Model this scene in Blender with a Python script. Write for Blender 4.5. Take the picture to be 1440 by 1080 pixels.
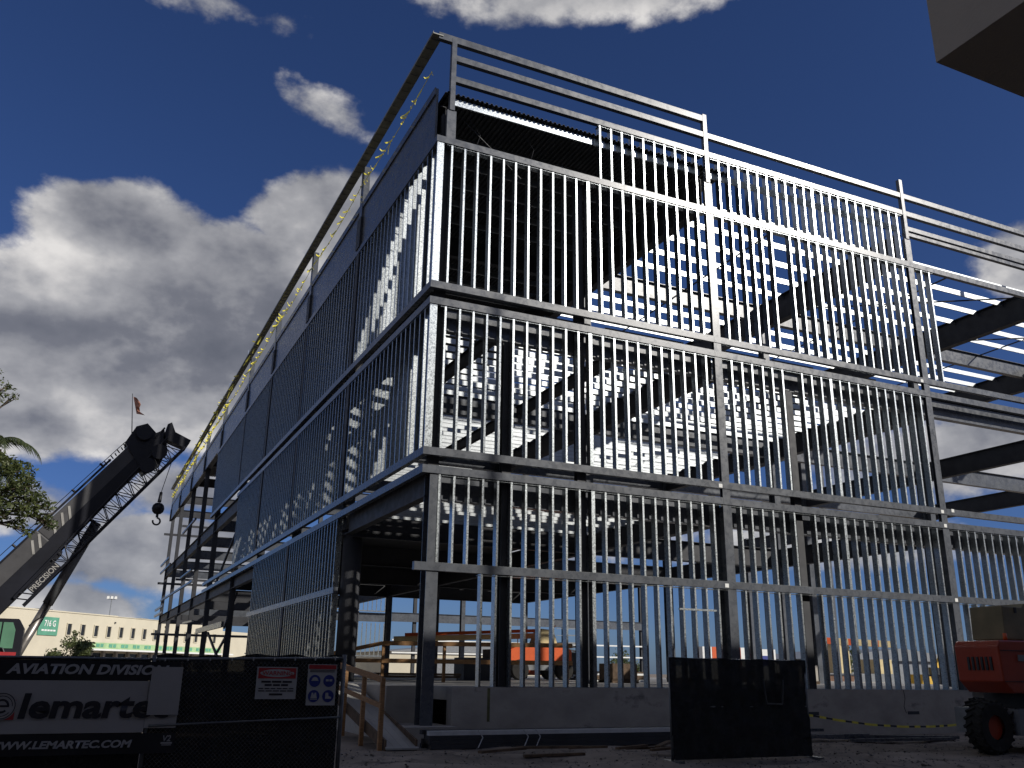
import bpy, bmesh, math, random
from mathutils import Vector, Matrix
random.seed(7)
R = math.radians
scene = bpy.context.scene
col = scene.collection
for o in list(bpy.data.objects): bpy.data.objects.remove(o)

# ------------------------------------------------------------------ camera
YAW, PITCH, ROLL = R(24.934), R(17.771), R(0.801)
CAM = Vector((-7.346, -21.045, 0.364))
fw = Vector((math.sin(YAW)*math.cos(PITCH), math.cos(YAW)*math.cos(PITCH), math.sin(PITCH)))
rt = Vector((math.cos(YAW), -math.sin(YAW), 0)); up = rt.cross(fw)
rt, up = rt*math.cos(ROLL)+up*math.sin(ROLL), -rt*math.sin(ROLL)+up*math.cos(ROLL)
cd = bpy.data.cameras.new('camera'); cam = bpy.data.objects.new('camera', cd); col.objects.link(cam)
cd.sensor_width = 36; cd.lens = 1262.75/1440*36; cd.clip_start = 0.05; cd.clip_end = 6000
M = Matrix((rt, up, -fw)).transposed().to_4x4(); M.translation = CAM
cam.matrix_world = M
scene.camera = cam
scene.cycles.max_bounces = 7; scene.cycles.diffuse_bounces = 3; scene.cycles.glossy_bounces = 3; scene.cycles.transparent_max_bounces = 6
scene.render.resolution_x = 1024; scene.render.resolution_y = 768

# ------------------------------------------------------------------ light
SUN_AZ, SUN_EL = R(138.8), R(28.6)
sd = bpy.data.lights.new('sun', 'SUN'); sun = bpy.data.objects.new('sun', sd); col.objects.link(sun)
sd.energy = 4.0; sd.angle = R(0.53); sd.color = (1, 0.95, 0.87)
sdir = Vector((math.sin(SUN_AZ)*math.cos(SUN_EL), math.cos(SUN_AZ)*math.cos(SUN_EL), math.sin(SUN_EL)))
sun.rotation_euler = sdir.to_track_quat('Z', 'Y').to_euler()
sun.location = sdir*60
scene.view_settings.view_transform = 'Standard'; scene.view_settings.look = 'None'
scene.view_settings.exposure = 0.0; scene.view_settings.gamma = 1

class NT:
    """tiny node-tree helper"""
    def __init__(s, tree): s.t = tree
    def n(s, kind, **kw):
        nd = s.t.nodes.new(kind)
        for k, v in kw.items(): setattr(nd, k, v)
        return nd
    def l(s, a, b): s.t.links.new(a, b)
    def val(s, sock, v):
        if hasattr(v, 'is_output'): s.l(v, sock)
        else: sock.default_value = v
    def math(s, op, a, b=0.0, c=None, clamp=False):
        nd = s.n('ShaderNodeMath', operation=op); nd.use_clamp = clamp
        s.val(nd.inputs[0], a); s.val(nd.inputs[1], b)
        if c is not None: s.val(nd.inputs[2], c)
        return nd.outputs[0]
    def dot(s, a, v):
        nd = s.n('ShaderNodeVectorMath', operation='DOT_PRODUCT'); s.l(a, nd.inputs[0]); nd.inputs[1].default_value = v
        return nd.outputs['Value']
    def noise(s, vec, scale, detail=6, rough=0.55, lac=2.0):
        nd = s.n('ShaderNodeTexNoise'); nd.inputs['Scale'].default_value = scale
        nd.inputs['Detail'].default_value = detail; nd.inputs['Roughness'].default_value = rough; nd.inputs['Lacunarity'].default_value = lac
        if vec is not None: s.l(vec, nd.inputs['Vector'])
        return nd.outputs[0]
    def ramp(s, fac, stops):
        nd = s.n('ShaderNodeValToRGB'); s.l(fac, nd.inputs[0]); e = nd.color_ramp.elements
        while len(e) < len(stops): e.new(0.5)
        for el, (p, c) in zip(e, stops): el.position = p; el.color = (*c, 1) if len(c) == 3 else c
        return nd.outputs[0]
    def smooth(s, v, a, b, lo=0.0, hi=1.0):
        nd = s.n('ShaderNodeMapRange', interpolation_type='SMOOTHSTEP')
        s.l(v, nd.inputs[0])
        for i, x in enumerate((a, b, lo, hi)): nd.inputs[i+1].default_value = x
        return nd.outputs[0]
    def mix(s, f, a, b, kind='RGBA', blend='MIX'):
        nd = s.n('ShaderNodeMix', data_type=kind, blend_type=blend)
        s.val(nd.inputs[0], f)
        ia, ib, oo = (6, 7, 2) if kind == 'RGBA' else (2, 3, 0)
        for i, x in ((ia, a), (ib, b)):
            if hasattr(x, 'is_output'): s.l(x, nd.inputs[i])
            else: nd.inputs[i].default_value = (*x, 1) if kind == 'RGBA' else x
        return nd.outputs[oo]

world = bpy.data.worlds.new('World'); scene.world = world; world.use_nodes = True
W = NT(world.node_tree); world.node_tree.nodes.clear()
sky = W.n('ShaderNodeTexSky', sky_type='NISHITA'); sky.sun_disc = False
sky.sun_elevation = SUN_EL; sky.sun_rotation = SUN_AZ; sky.air_density = 0.8; sky.dust_density = 0.7; sky.ozone_density = 4.0; sky.altitude = 200
tc = W.n('ShaderNodeTexCoord'); D = tc.outputs['Generated']
# broad clouds: (azimuth, elevation, half width, half height in degrees, tilt, strength)
BLOBS = [(-0.5,24.6,5.6,3.0,0,1.0),(6.5,23.8,6.5,2.8,0,1.0),(12,27.6,5.0,3.2,12,1.0),(6,19.0,15,5.6,3,1.5),(16,24,6,6,0,1.1),(-6,19.0,6.5,3.0,-5,1.1),
         (-3,13.0,8.5,2.2,0,0.85),(11.0,33.8,3.9,1.8,-20,0.78),(1.5,38.4,6,1.6,0,0.55),(7,38.2,4,1.4,0,0.5),(29,41.2,9.5,2.5,0,0.80),(58.2,22.0,4.0,2.6,-15,0.85),
         (52.5,12.5,7.5,2.8,0,0.75),(4,6.6,5,1.9,0,1.0),(5.5,10.5,5,1.7,8,0.8),(0,3.0,3,1.2,0,0.7),(-3,8.8,7,2.0,0,0.6),(28,8,14,2,0,0.55),(45,7.5,8,1.6,0,0.6),
         (-40,24,16,8,0,1.2),(98,28,20,8,0,1.0),(-75,16,22,8,0,1.2),(140,12,24,6,0,0.9),(195,34,26,14,0,1.2),(240,26,26,12,0,1.2),(285,34,24,12,0,1.1),(150,62,24,12,0,1.0),(330,64,22,10,0,0.9)]  # clouds out of view, added and widened for a more neutral ambient light
m = None
for az, el, hw, hh, tilt, st in BLOBS:
    az, el = R(az), R(el)
    c = Vector((math.sin(az)*math.cos(el), math.cos(az)*math.cos(el), math.sin(el)))
    r_ = Vector((math.cos(az), -math.sin(az), 0)); u_ = r_.cross(c)
    ct, sn = math.cos(R(tilt)), math.sin(R(tilt))
    r2, u2 = r_*ct+u_*sn, -r_*sn+u_*ct
    bm_ = W.n('ShaderNodeMapping', vector_type='TEXTURE'); W.l(D, bm_.inputs[0])
    bm_.inputs['Location'].default_value = c; bm_.inputs['Rotation'].default_value = Matrix((r2, u2, r2.cross(u2))).transposed().to_euler()
    bm_.inputs['Scale'].default_value = (R(hw), R(hh), 0.6)
    ln = W.n('ShaderNodeVectorMath', operation='LENGTH'); W.l(bm_.outputs[0], ln.inputs[0])
    g = W.smooth(ln.outputs['Value'], 0.0, 1.9, st, 0.0)
    m = g if m is None else W.math('MAXIMUM', m, g)
mp = W.n('ShaderNodeMapping'); W.l(D, mp.inputs[0]); mp.inputs['Scale'].default_value = (1, 1, 1.5)
n1 = W.noise(mp.outputs[0], 5.0, 8, 0.56)
mp2 = W.n('ShaderNodeMapping'); W.l(D, mp2.inputs[0]); mp2.inputs['Scale'].default_value = (1, 1, 1.5); mp2.inputs['Location'].default_value = (-0.016, 0.012, -0.045)
n2 = W.noise(mp2.outputs[0], 5.0, 5, 0.52)
nf = W.noise(mp.outputs[0], 24.0, 5, 0.60)
sepz = W.n('ShaderNodeSeparateXYZ'); W.l(D, sepz.inputs[0])
low = W.math('MULTIPLY', W.smooth(sepz.outputs[2], 0.0, 0.30, 1.0, 0.0), 0.28)
dens = W.math('ADD', W.math('ADD', m, low), W.math('ADD', W.math('MULTIPLY', W.math('SUBTRACT', n1, 0.5), 1.25), W.math('MULTIPLY', W.math('SUBTRACT', nf, 0.5), 0.46)))
alpha = W.smooth(dens, 0.44, 0.70)
relief = W.math('MULTIPLY', W.math('SUBTRACT', n1, n2), 2.2)
lit = W.math('ADD', W.math('ADD', 0.52, W.math('MULTIPLY', W.math('SUBTRACT', nf, 0.5), 0.42)), relief, clamp=True)
thick = W.smooth(dens, 0.6, 1.5)
lit = W.math('ADD', lit, W.math('MULTIPLY', W.math('SUBTRACT', 0.45, thick), 0.30), clamp=True)
ccol = W.ramp(lit, [(0.0, (0.135, 0.145, 0.175)), (0.35, (0.215, 0.222, 0.255)), (0.66, (0.46, 0.46, 0.48)), (1.0, (0.95, 0.92, 0.89))])
tint = W.mix(1.0, sky.outputs[0], (0.66, 0.82, 1.22), blend='MULTIPLY')
bg1 = W.n('ShaderNodeBackground'); W.l(tint, bg1.inputs[0]); bg1.inputs[1].default_value = 0.055
bg2 = W.n('ShaderNodeBackground'); W.l(ccol, bg2.inputs[0]); bg2.inputs[1].default_value = 0.86
ms = W.n('ShaderNodeMixShader'); W.l(W.math('MULTIPLY', alpha, 0.93), ms.inputs[0]); W.l(bg1.outputs[0], ms.inputs[1]); W.l(bg2.outputs[0], ms.inputs[2])
wo = W.n('ShaderNodeOutputWorld'); W.l(ms.outputs[0], wo.inputs[0])

# ------------------------------------------------------------------ materials
MATS = {}
def mat(name, base, rough=0.6, metal=0.0, var=0.15, scale=3.0, bump=0.0, bscale=40.0, spec=0.5, stain=None, stretch=(1, 1, 1), rvar=0.0, emit=None, alpha=1.0, coat=0.0):
    m = bpy.data.materials.new(name); m.use_nodes = True; t = NT(m.node_tree)
    p = m.node_tree.nodes['Principled BSDF']
    g = t.n('ShaderNodeNewGeometry'); mpn = t.n('ShaderNodeMapping'); t.l(g.outputs['Position'], mpn.inputs[0]); mpn.inputs['Scale'].default_value = stretch
    v = mpn.outputs[0]
    nz = t.noise(v, scale, 7, 0.6)
    lo = tuple(max(0, c*(1-var*1.6)) for c in base); hi = tuple(min(1, c*(1+var*1.6)) for c in base)
    c = t.ramp(nz, [(0.28, lo), (0.72, hi)])
    if stain:
        scol, sth, ssc = stain
        f = t.smooth(t.noise(v, ssc, 9, 0.68), sth, sth+0.16)
        c = t.mix(f, c, scol)
    t.l(c, p.inputs['Base Color'])
    p.inputs['Metallic'].default_value = metal; p.inputs['Specular IOR Level'].default_value = spec
    if rvar:
        t.l(t.smooth(t.noise(v, scale*3.1, 5, 0.6), 0.3, 0.7, max(0.05, rough-rvar), rough+rvar), p.inputs['Roughness'])
    else: p.inputs['Roughness'].default_value = rough
    if bump:
        b = t.n('ShaderNodeBump'); b.inputs['Strength'].default_value = bump; b.inputs['Distance'].default_value = 0.02
        t.l(t.noise(v, bscale, 8, 0.65), b.inputs['Height']); t.l(b.outputs[0], p.inputs['Normal'])
    if emit: p.inputs['Emission Color'].default_value = (*emit[0], 1); p.inputs['Emission Strength'].default_value = emit[1]
    if alpha < 1: p.inputs['Alpha'].default_value = alpha
    if coat: p.inputs['Coat Weight'].default_value = coat
    MATS[name] = m; return m
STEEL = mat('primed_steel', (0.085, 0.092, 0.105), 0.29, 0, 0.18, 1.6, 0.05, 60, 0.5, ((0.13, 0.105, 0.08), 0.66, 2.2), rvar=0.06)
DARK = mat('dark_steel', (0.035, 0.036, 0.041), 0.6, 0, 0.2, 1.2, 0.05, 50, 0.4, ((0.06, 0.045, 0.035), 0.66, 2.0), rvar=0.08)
GALV = mat('galvanized_steel', (0.43, 0.46, 0.475), 0.31, 1.0, 0.12, 9, 0.03, 120, 0.5, rvar=0.07)
GALVJ = mat('galvanized_joist', (0.40, 0.42, 0.43), 0.40, 0.85, 0.08, 6, 0.03, 90, 0.5, rvar=0.05)
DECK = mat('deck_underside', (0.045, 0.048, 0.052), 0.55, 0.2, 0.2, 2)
CONC = mat('foundation_concrete', (0.36, 0.335, 0.30), 0.85, 0, 0.16, 0.9, 0.25, 25, 0.3, ((0.17, 0.16, 0.15), 0.56, 0.9), (1, 1, 1.6))
SLAB = mat('slab_concrete', (0.33, 0.32, 0.30), 0.8, 0, 0.15, 0.7, 0.15, 20, 0.3, ((0.2, 0.19, 0.17), 0.6, 0.5))
GROUND = mat('ground_dirt', (0.25, 0.21, 0.17), 0.95, 0, 0.3, 0.55, 0.9, 9, 0.2, ((0.12, 0.10, 0.085), 0.52, 0.8))
SCREEN = mat('fence_screen', (0.016, 0.017, 0.018), 0.75, 0, 0.35, 5, 0.5, 260, 0.3, alpha=0.90)
FPOST = mat('fence_galvanized', (0.16, 0.165, 0.17), 0.5, 0.7, 0.15, 8)
BLACKVINYL = mat('banner_black', (0.014, 0.015, 0.020), 0.45, 0, 0.2, 2, 0.15, 6, 0.4)
WHITEVINYL = mat('banner_white', (0.38, 0.37, 0.365), 0.5, 0, 0.06, 1.5, 0.2, 5, 0.4)
LETTER = mat('banner_letter', (0.38, 0.38, 0.39), 0.5, 0, 0.08, 3)
LETTERK = mat('banner_ink', (0.016, 0.016, 0.024), 0.5, 0, 0.1, 3)
REDINK = mat('sign_red', (0.40, 0.03, 0.035), 0.5, 0, 0.1, 5)
BLUEINK = mat('sign_blue', (0.02, 0.035, 0.22), 0.5, 0, 0.1, 5)
SIGNW = mat('sign_white', (0.42, 0.42, 0.42), 0.5, 0, 0.06, 6)
SKYSHEEN = mat('painted_sky_sheen', (0.55, 0.56, 0.57), 0.5, 0.0, 0.1, 4)  # pale diffuse colour painted in for the sky reflected in the steel edge
WOOD = mat('lumber', (0.30, 0.165, 0.075), 0.75, 0, 0.2, 6, 0.2, 30, 0.3, stretch=(1, 1, 6))
OLDWOOD = mat('scrap_lumber', (0.11, 0.075, 0.05), 0.85, 0, 0.3, 5, 0.3, 30, 0.3)
RED = mat('lift_red', (0.34, 0.040, 0.014), 0.38, 0, 0.10, 2, 0.02, 30, 0.5, ((0.18, 0.03, 0.015), 0.64, 3.5), coat=0.2)
ORANGE = mat('lift_orange', (0.62, 0.10, 0.02), 0.4, 0, 0.1, 3)
CREAM = mat('lift_cream', (0.62, 0.50, 0.26), 0.45, 0, 0.1, 3)
TAN = mat('lift_tan', (0.20, 0.165, 0.09), 0.55, 0, 0.15, 2, 0.05, 20)
GREYP = mat('lift_grey', (0.19, 0.20, 0.21), 0.5, 0, 0.15, 3)
RUBBER = mat('tyre_rubber', (0.022, 0.021, 0.020), 0.85, 0, 0.25, 8, 0.3, 60, 0.3, ((0.07, 0.06, 0.05), 0.58, 5))
YELLOW = mat('caution_yellow', (0.75, 0.66, 0.08), 0.45, 0, 0.15, 6)
YELBLK = mat('tape_black', (0.02, 0.02, 0.02), 0.5)
CRANEBLK = mat('crane_black', (0.012, 0.013, 0.020), 0.45, 0, 0.2, 1.5, 0.03, 20, 0.4)
CRANEGREY = mat('crane_grey', (0.075, 0.074, 0.078), 0.5, 0, 0.18, 1.0, 0.05, 10, 0.4, ((0.025, 0.025, 0.027), 0.60, 0.9))
CRANEWHITE = mat('crane_white', (0.35, 0.34, 0.32), 0.5, 0, 0.15, 3)
CHROME = mat('cylinder_steel', (0.32, 0.30, 0.28), 0.35, 0.7, 0.15, 2, rvar=0.1)
CABGREEN = mat('cab_glass', (0.12, 0.26, 0.17), 0.08, 0, 0.08, 2, spec=0.8)
FLAG = mat('flag_orange', (0.60, 0.27, 0.17), 0.7, 0, 0.2, 9)
STUCCO = mat('warehouse_stucco', (0.58, 0.53, 0.41), 0.9, 0, 0.05, 0.25, 0.1, 4, 0.2, ((0.50, 0.455, 0.35), 0.62, 0.25))
GREENP = mat('warehouse_green', (0.10, 0.30, 0.20), 0.7, 0, 0.12, 0.7)
GREENL = mat('warehouse_pale_green', (0.32, 0.46, 0.24), 0.7, 0, 0.12, 0.5)
GLASSD = mat('window_glass', (0.02, 0.022, 0.025), 0.1, 0, 0.2, 1, spec=0.6)
WHITEP = mat('white_paint', (0.75, 0.75, 0.72), 0.6, 0, 0.05, 3)
SOFFIT = mat('soffit_stucco', (0.44, 0.375, 0.30), 0.9, 0, 0.07, 0.8, 0.25, 30, 0.2, ((0.37, 0.315, 0.25), 0.60, 0.7))
BARK = mat('bark', (0.09, 0.07, 0.05), 0.9, 0, 0.25, 4, 0.5, 20)
def leafmat(name, a, b):
    m = bpy.data.materials.new(name); m.use_nodes = True; t = NT(m.node_tree); p = m.node_tree.nodes['Principled BSDF']
    g = t.n('ShaderNodeNewGeometry')
    t.l(t.ramp(t.math('ADD', t.math('MULTIPLY', g.outputs['Random Per Island'], 0.6), t.math('MULTIPLY', t.noise(g.outputs['Position'], 1.7, 3), 0.5)), [(0.2, a), (0.85, b)]), p.inputs['Base Color'])
    p.inputs['Roughness'].default_value = 0.55
    tr = t.n('ShaderNodeBsdfTranslucent'); tr.inputs[0].default_value = (b[0]*1.1, b[1]*1.2, b[2]*0.7, 1)
    mx = t.n('ShaderNodeMixShader'); mx.inputs[0].default_value = 0.25; t.l(p.outputs[0], mx.inputs[1]); t.l(tr.outputs[0], mx.inputs[2])
    t.l(mx.outputs[0], m.node_tree.nodes['Material Output'].inputs[0]); return m
LEAF = leafmat('leaf_olive', (0.035, 0.055, 0.018), (0.125, 0.145, 0.05))
EAVES = mat('eaves_metal', (0.22, 0.22, 0.20), 0.5, 0.3, 0.2, 2.5)
PALMLEAF = leafmat('leaf_palm', (0.022, 0.040, 0.014), (0.085, 0.10, 0.035))

# ------------------------------------------------------------------ mesh helpers
class MB:
    def __init__(s): s.v = []; s.f = []; s.mi = []; s.cur = 0
    def add(s, vs, fs):
        o = len(s.v); s.v += [tuple(v) for v in vs]; s.f += [tuple(i+o for i in f) for f in fs]; s.mi += [s.cur]*len(fs); return s
    def box(s, a, b):
        x0, y0, z0 = a; x1, y1, z1 = b
        return s.add([(x0,y0,z0),(x1,y0,z0),(x1,y1,z0),(x0,y1,z0),(x0,y0,z1),(x1,y0,z1),(x1,y1,z1),(x0,y1,z1)],
                     [(0,3,2,1),(4,5,6,7),(0,1,5,4),(1,2,6,5),(2,3,7,6),(3,0,4,7)])
    def bar(s, p0, p1, w, h, upv=(0, 0, 1)):
        p0, p1 = Vector(p0), Vector(p1); d = (p1-p0).normalized(); u0 = Vector(upv)
        if abs(d.dot(u0)) > 0.98: u0 = Vector((0, 1, 0))
        sd_ = d.cross(u0).normalized(); uu = sd_.cross(d)
        vs = [p+sd_*a*w/2+uu*b*h/2 for p in (p0, p1) for a, b in ((-1,-1),(1,-1),(1,1),(-1,1))]
        return s.add(vs, [(0,1,2,3),(7,6,5,4),(0,4,5,1),(1,5,6,2),(2,6,7,3),(3,7,4,0)])
    def tube(s, p0, p1, r0, r1=None, n=12, cap=True):
        r1 = r0 if r1 is None else r1
        p0, p1 = Vector(p0), Vector(p1); d = (p1-p0).normalized(); a = Vector((0, 0, 1)) if abs(d.z) < 0.9 else Vector((1, 0, 0))
        x = d.cross(a).normalized(); y = d.cross(x)
        vs = []
        for p, r in ((p0, r0), (p1, r1)):
            vs += [p+x*r*math.cos(2*math.pi*i/n)+y*r*math.sin(2*math.pi*i/n) for i in range(n)]
        fs = [(i, (i+1) % n, n+(i+1) % n, n+i) for i in range(n)]
        if cap: fs += [tuple(range(n-1, -1, -1)), tuple(range(n, 2*n))]
        return s.add(vs, fs)
    def path(s, pts, r, n=6):
        for a, b in zip(pts, pts[1:]): s.tube(a, b, r, r, n, True)
        return s
    def prism(s, poly, ext):
        """closed polygon of 3-D points extruded by vector ext"""
        e = Vector(ext); p = [Vector(q) for q in poly]; n = len(p)
        return s.add(p+[q+e for q in p], [tuple(range(n-1, -1, -1)), tuple(range(n, 2*n))]+[(i, (i+1) % n, n+(i+1) % n, n+i) for i in range(n)])
    def lathe(s, prof, c, axis, n=24):
        c = Vector(c); ax = Vector(axis).normalized(); a = Vector((0, 0, 1)) if abs(ax.z) < 0.9 else Vector((1, 0, 0))
        x = ax.cross(a).normalized(); y = ax.cross(x); vs = []
        for r, h in prof:
            vs += [c+ax*h+(x*math.cos(2*math.pi*i/n)+y*math.sin(2*math.pi*i/n))*r for i in range(n)]
        fs = []
        for k in range(len(prof)-1):
            fs += [(k*n+i, k*n+(i+1) % n, (k+1)*n+(i+1) % n, (k+1)*n+i) for i in range(n)]
        return s.add(vs, fs)
    def mesh(s, name, mats, smooth=False):
        me = bpy.data.meshes.new(name); me.from_pydata(s.v, [], s.f)
        for m_ in (mats if isinstance(mats, (list, tuple)) else [mats]): me.materials.append(m_)
        me.polygons.foreach_set('material_index', s.mi)
        if smooth: me.polygons.foreach_set('use_smooth', [True]*len(s.f))
        bm = bmesh.new(); bm.from_mesh(me); bmesh.ops.recalc_face_normals(bm, faces=bm.faces); bm.to_mesh(me); bm.free()
        me.update(); return me
    def build(s, name, mats, parent=None, smooth=False):
        return obj(name, s.mesh(name, mats, smooth), parent)
def obj(name, me, parent=None, loc=None):
    o = bpy.data.objects.new(name, me); col.objects.link(o)
    if parent: o.parent = parent
    if loc: o.location = loc
    return o
def tag(o, label=None, cat=None, group=None, kind=None):
    for k, v in (('label', label), ('category', cat), ('group', group), ('kind', kind)):
        if v: o[k] = v
    return o
def thing(name, label, cat, group=None):
    o = bpy.data.objects.new(name, None); col.objects.link(o); o.empty_display_size = 0.3
    return tag(o, label, cat, group)
def bevel(o, w, seg=2):
    bm = bmesh.new(); bm.from_mesh(o.data); bmesh.ops.bevel(bm, geom=list(bm.edges), offset=w, segments=seg, affect='EDGES', profile=0.6)
    bm.to_mesh(o.data); bm.free(); return o
def wbeam(mb, p0, p1, depth, fl, tw=0.014, tf=0.022):
    """I section between two points, depth measured down from the points"""
    p0, p1 = Vector(p0), Vector(p1); d = (p1-p0).normalized(); s_ = d.cross(Vector((0, 0, 1))).normalized(); z = Vector((0, 0, 1))
    h = fl/2; pr = [(-h,0),(h,0),(h,-tf),(tw/2,-tf),(tw/2,-depth+tf),(h,-depth+tf),(h,-depth),(-h,-depth),(-h,-depth+tf),(-tw/2,-depth+tf),(-tw/2,-tf),(-h,-tf)]
    return mb.prism([p0+s_*a+z*b for a, b in pr], p1-p0)
def hcol(mb, u, v, z0, z1, w=0.30, d=0.36, tf=0.024, tw=0.016):
    """H section column, flanges facing the front"""
    h = w/2; pr = [(-h,0),(h,0),(h,tf),(tw/2,tf),(tw/2,d-tf),(h,d-tf),(h,d),(-h,d),(-h,d-tf),(-tw/2,d-tf),(-tw/2,tf),(-h,tf)]
    return mb.prism([(u+a, v+b, z0) for a, b in pr], (0, 0, z1-z0))
def text(name, body, material, width, height, origin, parent, xdir=(1, 0, 0), zdir=(0, 0, 1), shear=0.0, bold=0.0, thick=0.004, space=1.0):
    c = bpy.data.curves.new(name, 'FONT'); c.body = body; c.size = 1; c.shear = shear; c.offset = bold; c.resolution_u = 3; c.space_character = space
    t = bpy.data.objects.new('tmp', c); col.objects.link(t)
    dg = bpy.context.evaluated_depsgraph_get(); me = bpy.data.meshes.new_from_object(t.evaluated_get(dg)); bpy.data.objects.remove(t)
    xs = [v.co.x for v in me.vertices]; ys = [v.co.y for v in me.vertices]; x0, x1, y0, y1 = min(xs), max(xs), min(ys), max(ys)
    X, Z, O = Vector(xdir), Vector(zdir), Vector(origin)
    for v in me.vertices: v.co = O+X*((v.co.x-x0)/(x1-x0)*width)+Z*((v.co.y-y0)/(y1-y0)*height)
    me.materials.clear(); me.materials.append(material); me.name = name
    return obj(name, me, parent)

# ------------------------------------------------------------------ ground
GZ = -1.25
def hn(x, y):
    from mathutils import noise
    return noise.noise(Vector((x*0.35, y*0.35, 0)))*0.07+noise.noise(Vector((x*1.3, y*1.3, 3)))*0.045+0.03*math.sin(y*3.2+0.5*math.sin(x*0.7))+noise.noise(Vector((x*4, y*4, 7)))*0.012
g = MB(); N = 150; x0, x1, y0, y1 = -14, 24, -20, 0.0
for j in range(N+1):
    for i in range(N+1):
        x = x0+(x1-x0)*i/N; y = y0+(y1-y0)*j/N
        e = min(1, min(i, N-i, j, N-j)/8); g.v.append((x, y, GZ+hn(x, y)*e))
for j in range(N):
    for i in range(N): a = j*(N+1)+i; g.f.append((a, a+1, a+N+2, a+N+1)); g.mi.append(0)
B_ = 3000
for (a, b, c, d) in ((-B_, -B_, B_, y0), (-B_, y1, B_, B_), (-B_, y0, x0, y1), (x1, y0, B_, y1)):
    g.add([(a, b, GZ), (c, b, GZ), (c, d, GZ), (a, d, GZ)], [(0, 1, 2, 3)])
tag(g.build('ground', GROUND, smooth=True), kind='structure')

# ------------------------------------------------------------------ the steel building
BLD = thing('steel_frame_building', 'four level grey steel frame building with rows of bright metal wall studs', 'building')
UG = [0.32, 9.46, 18.50, 27.60, 36.70]
VG = [0.0, 8.0, 16.0, 24.0, 32.0, 42.5, 51.5, 60.5, 70.0, 79.0]
r4, r3a, r3b, r2a, r2b, r1 = 14.89, 10.39, 9.92, 5.79, 5.32, 2.90
LV = {'2': 5.42, '3': 10.02, 'roof': 16.25}
# slab and foundation
MB().box((0.95, -0.06, GZ-0.3), (9.44, 0.26, 0.0)).build('foundation_wall', CONC, BLD)
MB().box((9.455, -0.06, GZ-0.3), (18.62, 0.26, 0.0)).build('foundation_wall', CONC, BLD)
MB().box((18.62, 0.75, GZ-0.3), (38, 1.0, 0.0)).build('foundation_wall', CONC, BLD)
MB().box((-0.25, 1.25, GZ-0.3), (0.95, 1.5, 0.0)).build('foundation_wall', CONC, BLD)
MB().box((-0.25, 1.5, GZ-0.3), (0.0, 62, 0.0)).build('foundation_wall', CONC, BLD)
MB().box((-0.4, -0.5, GZ-0.3), (0.94, 1.24, -0.86)).build('column_footing', CONC, BLD)
MB().box((0.95, 0.262, -0.3), (38, 62, 0.004)).build('floor_slab', SLAB, BLD)
MB().box((0.002, 1.502, -0.3), (0.948, 62, 0.004)).build('floor_slab', SLAB, BLD)
MB().box((0.0, 62.002, -0.3), (9.6, 80, 0.004)).build('floor_slab', SLAB, BLD)
for u_ in (11.99, 15.96): MB().box((u_-0.24, -0.064, -0.70), (u_+0.24, -0.0605, -0.61)).build('pocket_shade', DARK, BLD)  # thin dark plates painted in for the shade inside the beam openings
MB().path([(15.64, -0.062, 0.0), (15.64+0.03, -0.062, -0.25), (15.64-0.05, -0.062, -0.48), (15.64+0.02, -0.062, -0.66)], 0.010, 5).build('crack', DARK, BLD)
MB().box((1.87, -0.0635, -0.78), (1.87+0.07, -0.0605, -0.02)).build('stain_strip', mat('algae_stain', (0.10, 0.10, 0.045), 0.9, 0, 0.4, 3), BLD)
# columns
def column(u, v, z0, z1, m_=STEEL, w=0.30, d=0.36): hcol(MB(), u, v, z0, z1, w, d).build('column', m_, BLD)
for i, u in enumerate(UG):
    for j, v in enumerate(VG):
        if j > 7 and i > 1: continue
        if i >= 3 and j > 4 and j != 7: continue
        if i == 0 and j == 1:
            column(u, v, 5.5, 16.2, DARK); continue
        z0 = -0.86 if (i, j) == (0, 0) else (-0.6 if i >= 2 and j == 0 else 0.0)
        top = 16.2 if i < 3 or j < 4 else 10.0
        if j == 0:
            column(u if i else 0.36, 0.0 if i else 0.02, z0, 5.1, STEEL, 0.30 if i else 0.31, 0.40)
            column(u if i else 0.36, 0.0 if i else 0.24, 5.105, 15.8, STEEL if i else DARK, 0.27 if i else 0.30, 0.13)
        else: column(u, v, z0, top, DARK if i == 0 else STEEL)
MB().tube((0.62, 8.5, 0.0), (0.62, 8.5, 4.75), 0.32, 0.32, 28).build('pipe_column', DARK, BLD, True)
MB().box((0.2, 8.08, 4.75), (1.04, 8.92, 4.79)).build('cap_plate', DARK, BLD)
for u_, top_ in ((2.42, 9.1), (4.70, 14.6), (12.38, 9.1)): column(u_, 0.23, 0.005, top_, DARK, 0.26, 0.19)
# girders along the depth and across
def girder(p0, p1, dep, fl, m_=DARK): wbeam(MB(), p0, p1, dep, fl).build('girder', m_, BLD)
for i, u in enumerate(UG):
    for j in range(len(VG)-1):
        if j >= 7 and i > 1: continue
        if i >= 2 and j >= 4: continue
        a, b = VG[j]+(0.37 if j == 0 else 0.365), VG[j+1]-0.005
        if i < 3: girder((u, a, LV['2']-0.12), (u, b, LV['2']-0.12), 0.72, 0.26)
        if i > 0 or j != 99: girder((u, a, LV['3']-0.12), (u, b, LV['3']-0.12), 0.85, 0.28)
        girder((u+(0.0 if i else 0.03), a, LV['roof']-0.1), (u+(0.0 if i else 0.03), b, LV['roof']-0.1), 1.15 if i else 0.95, 0.34)
for u_ in (2.35, 6.35):
    for a_, b_ in ((0.7, 7.98), (8.4, 15.98)):
        girder((u_, a_, LV['3']-0.30), (u_, b_, LV['3']-0.30), 0.40, 0.18)
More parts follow.
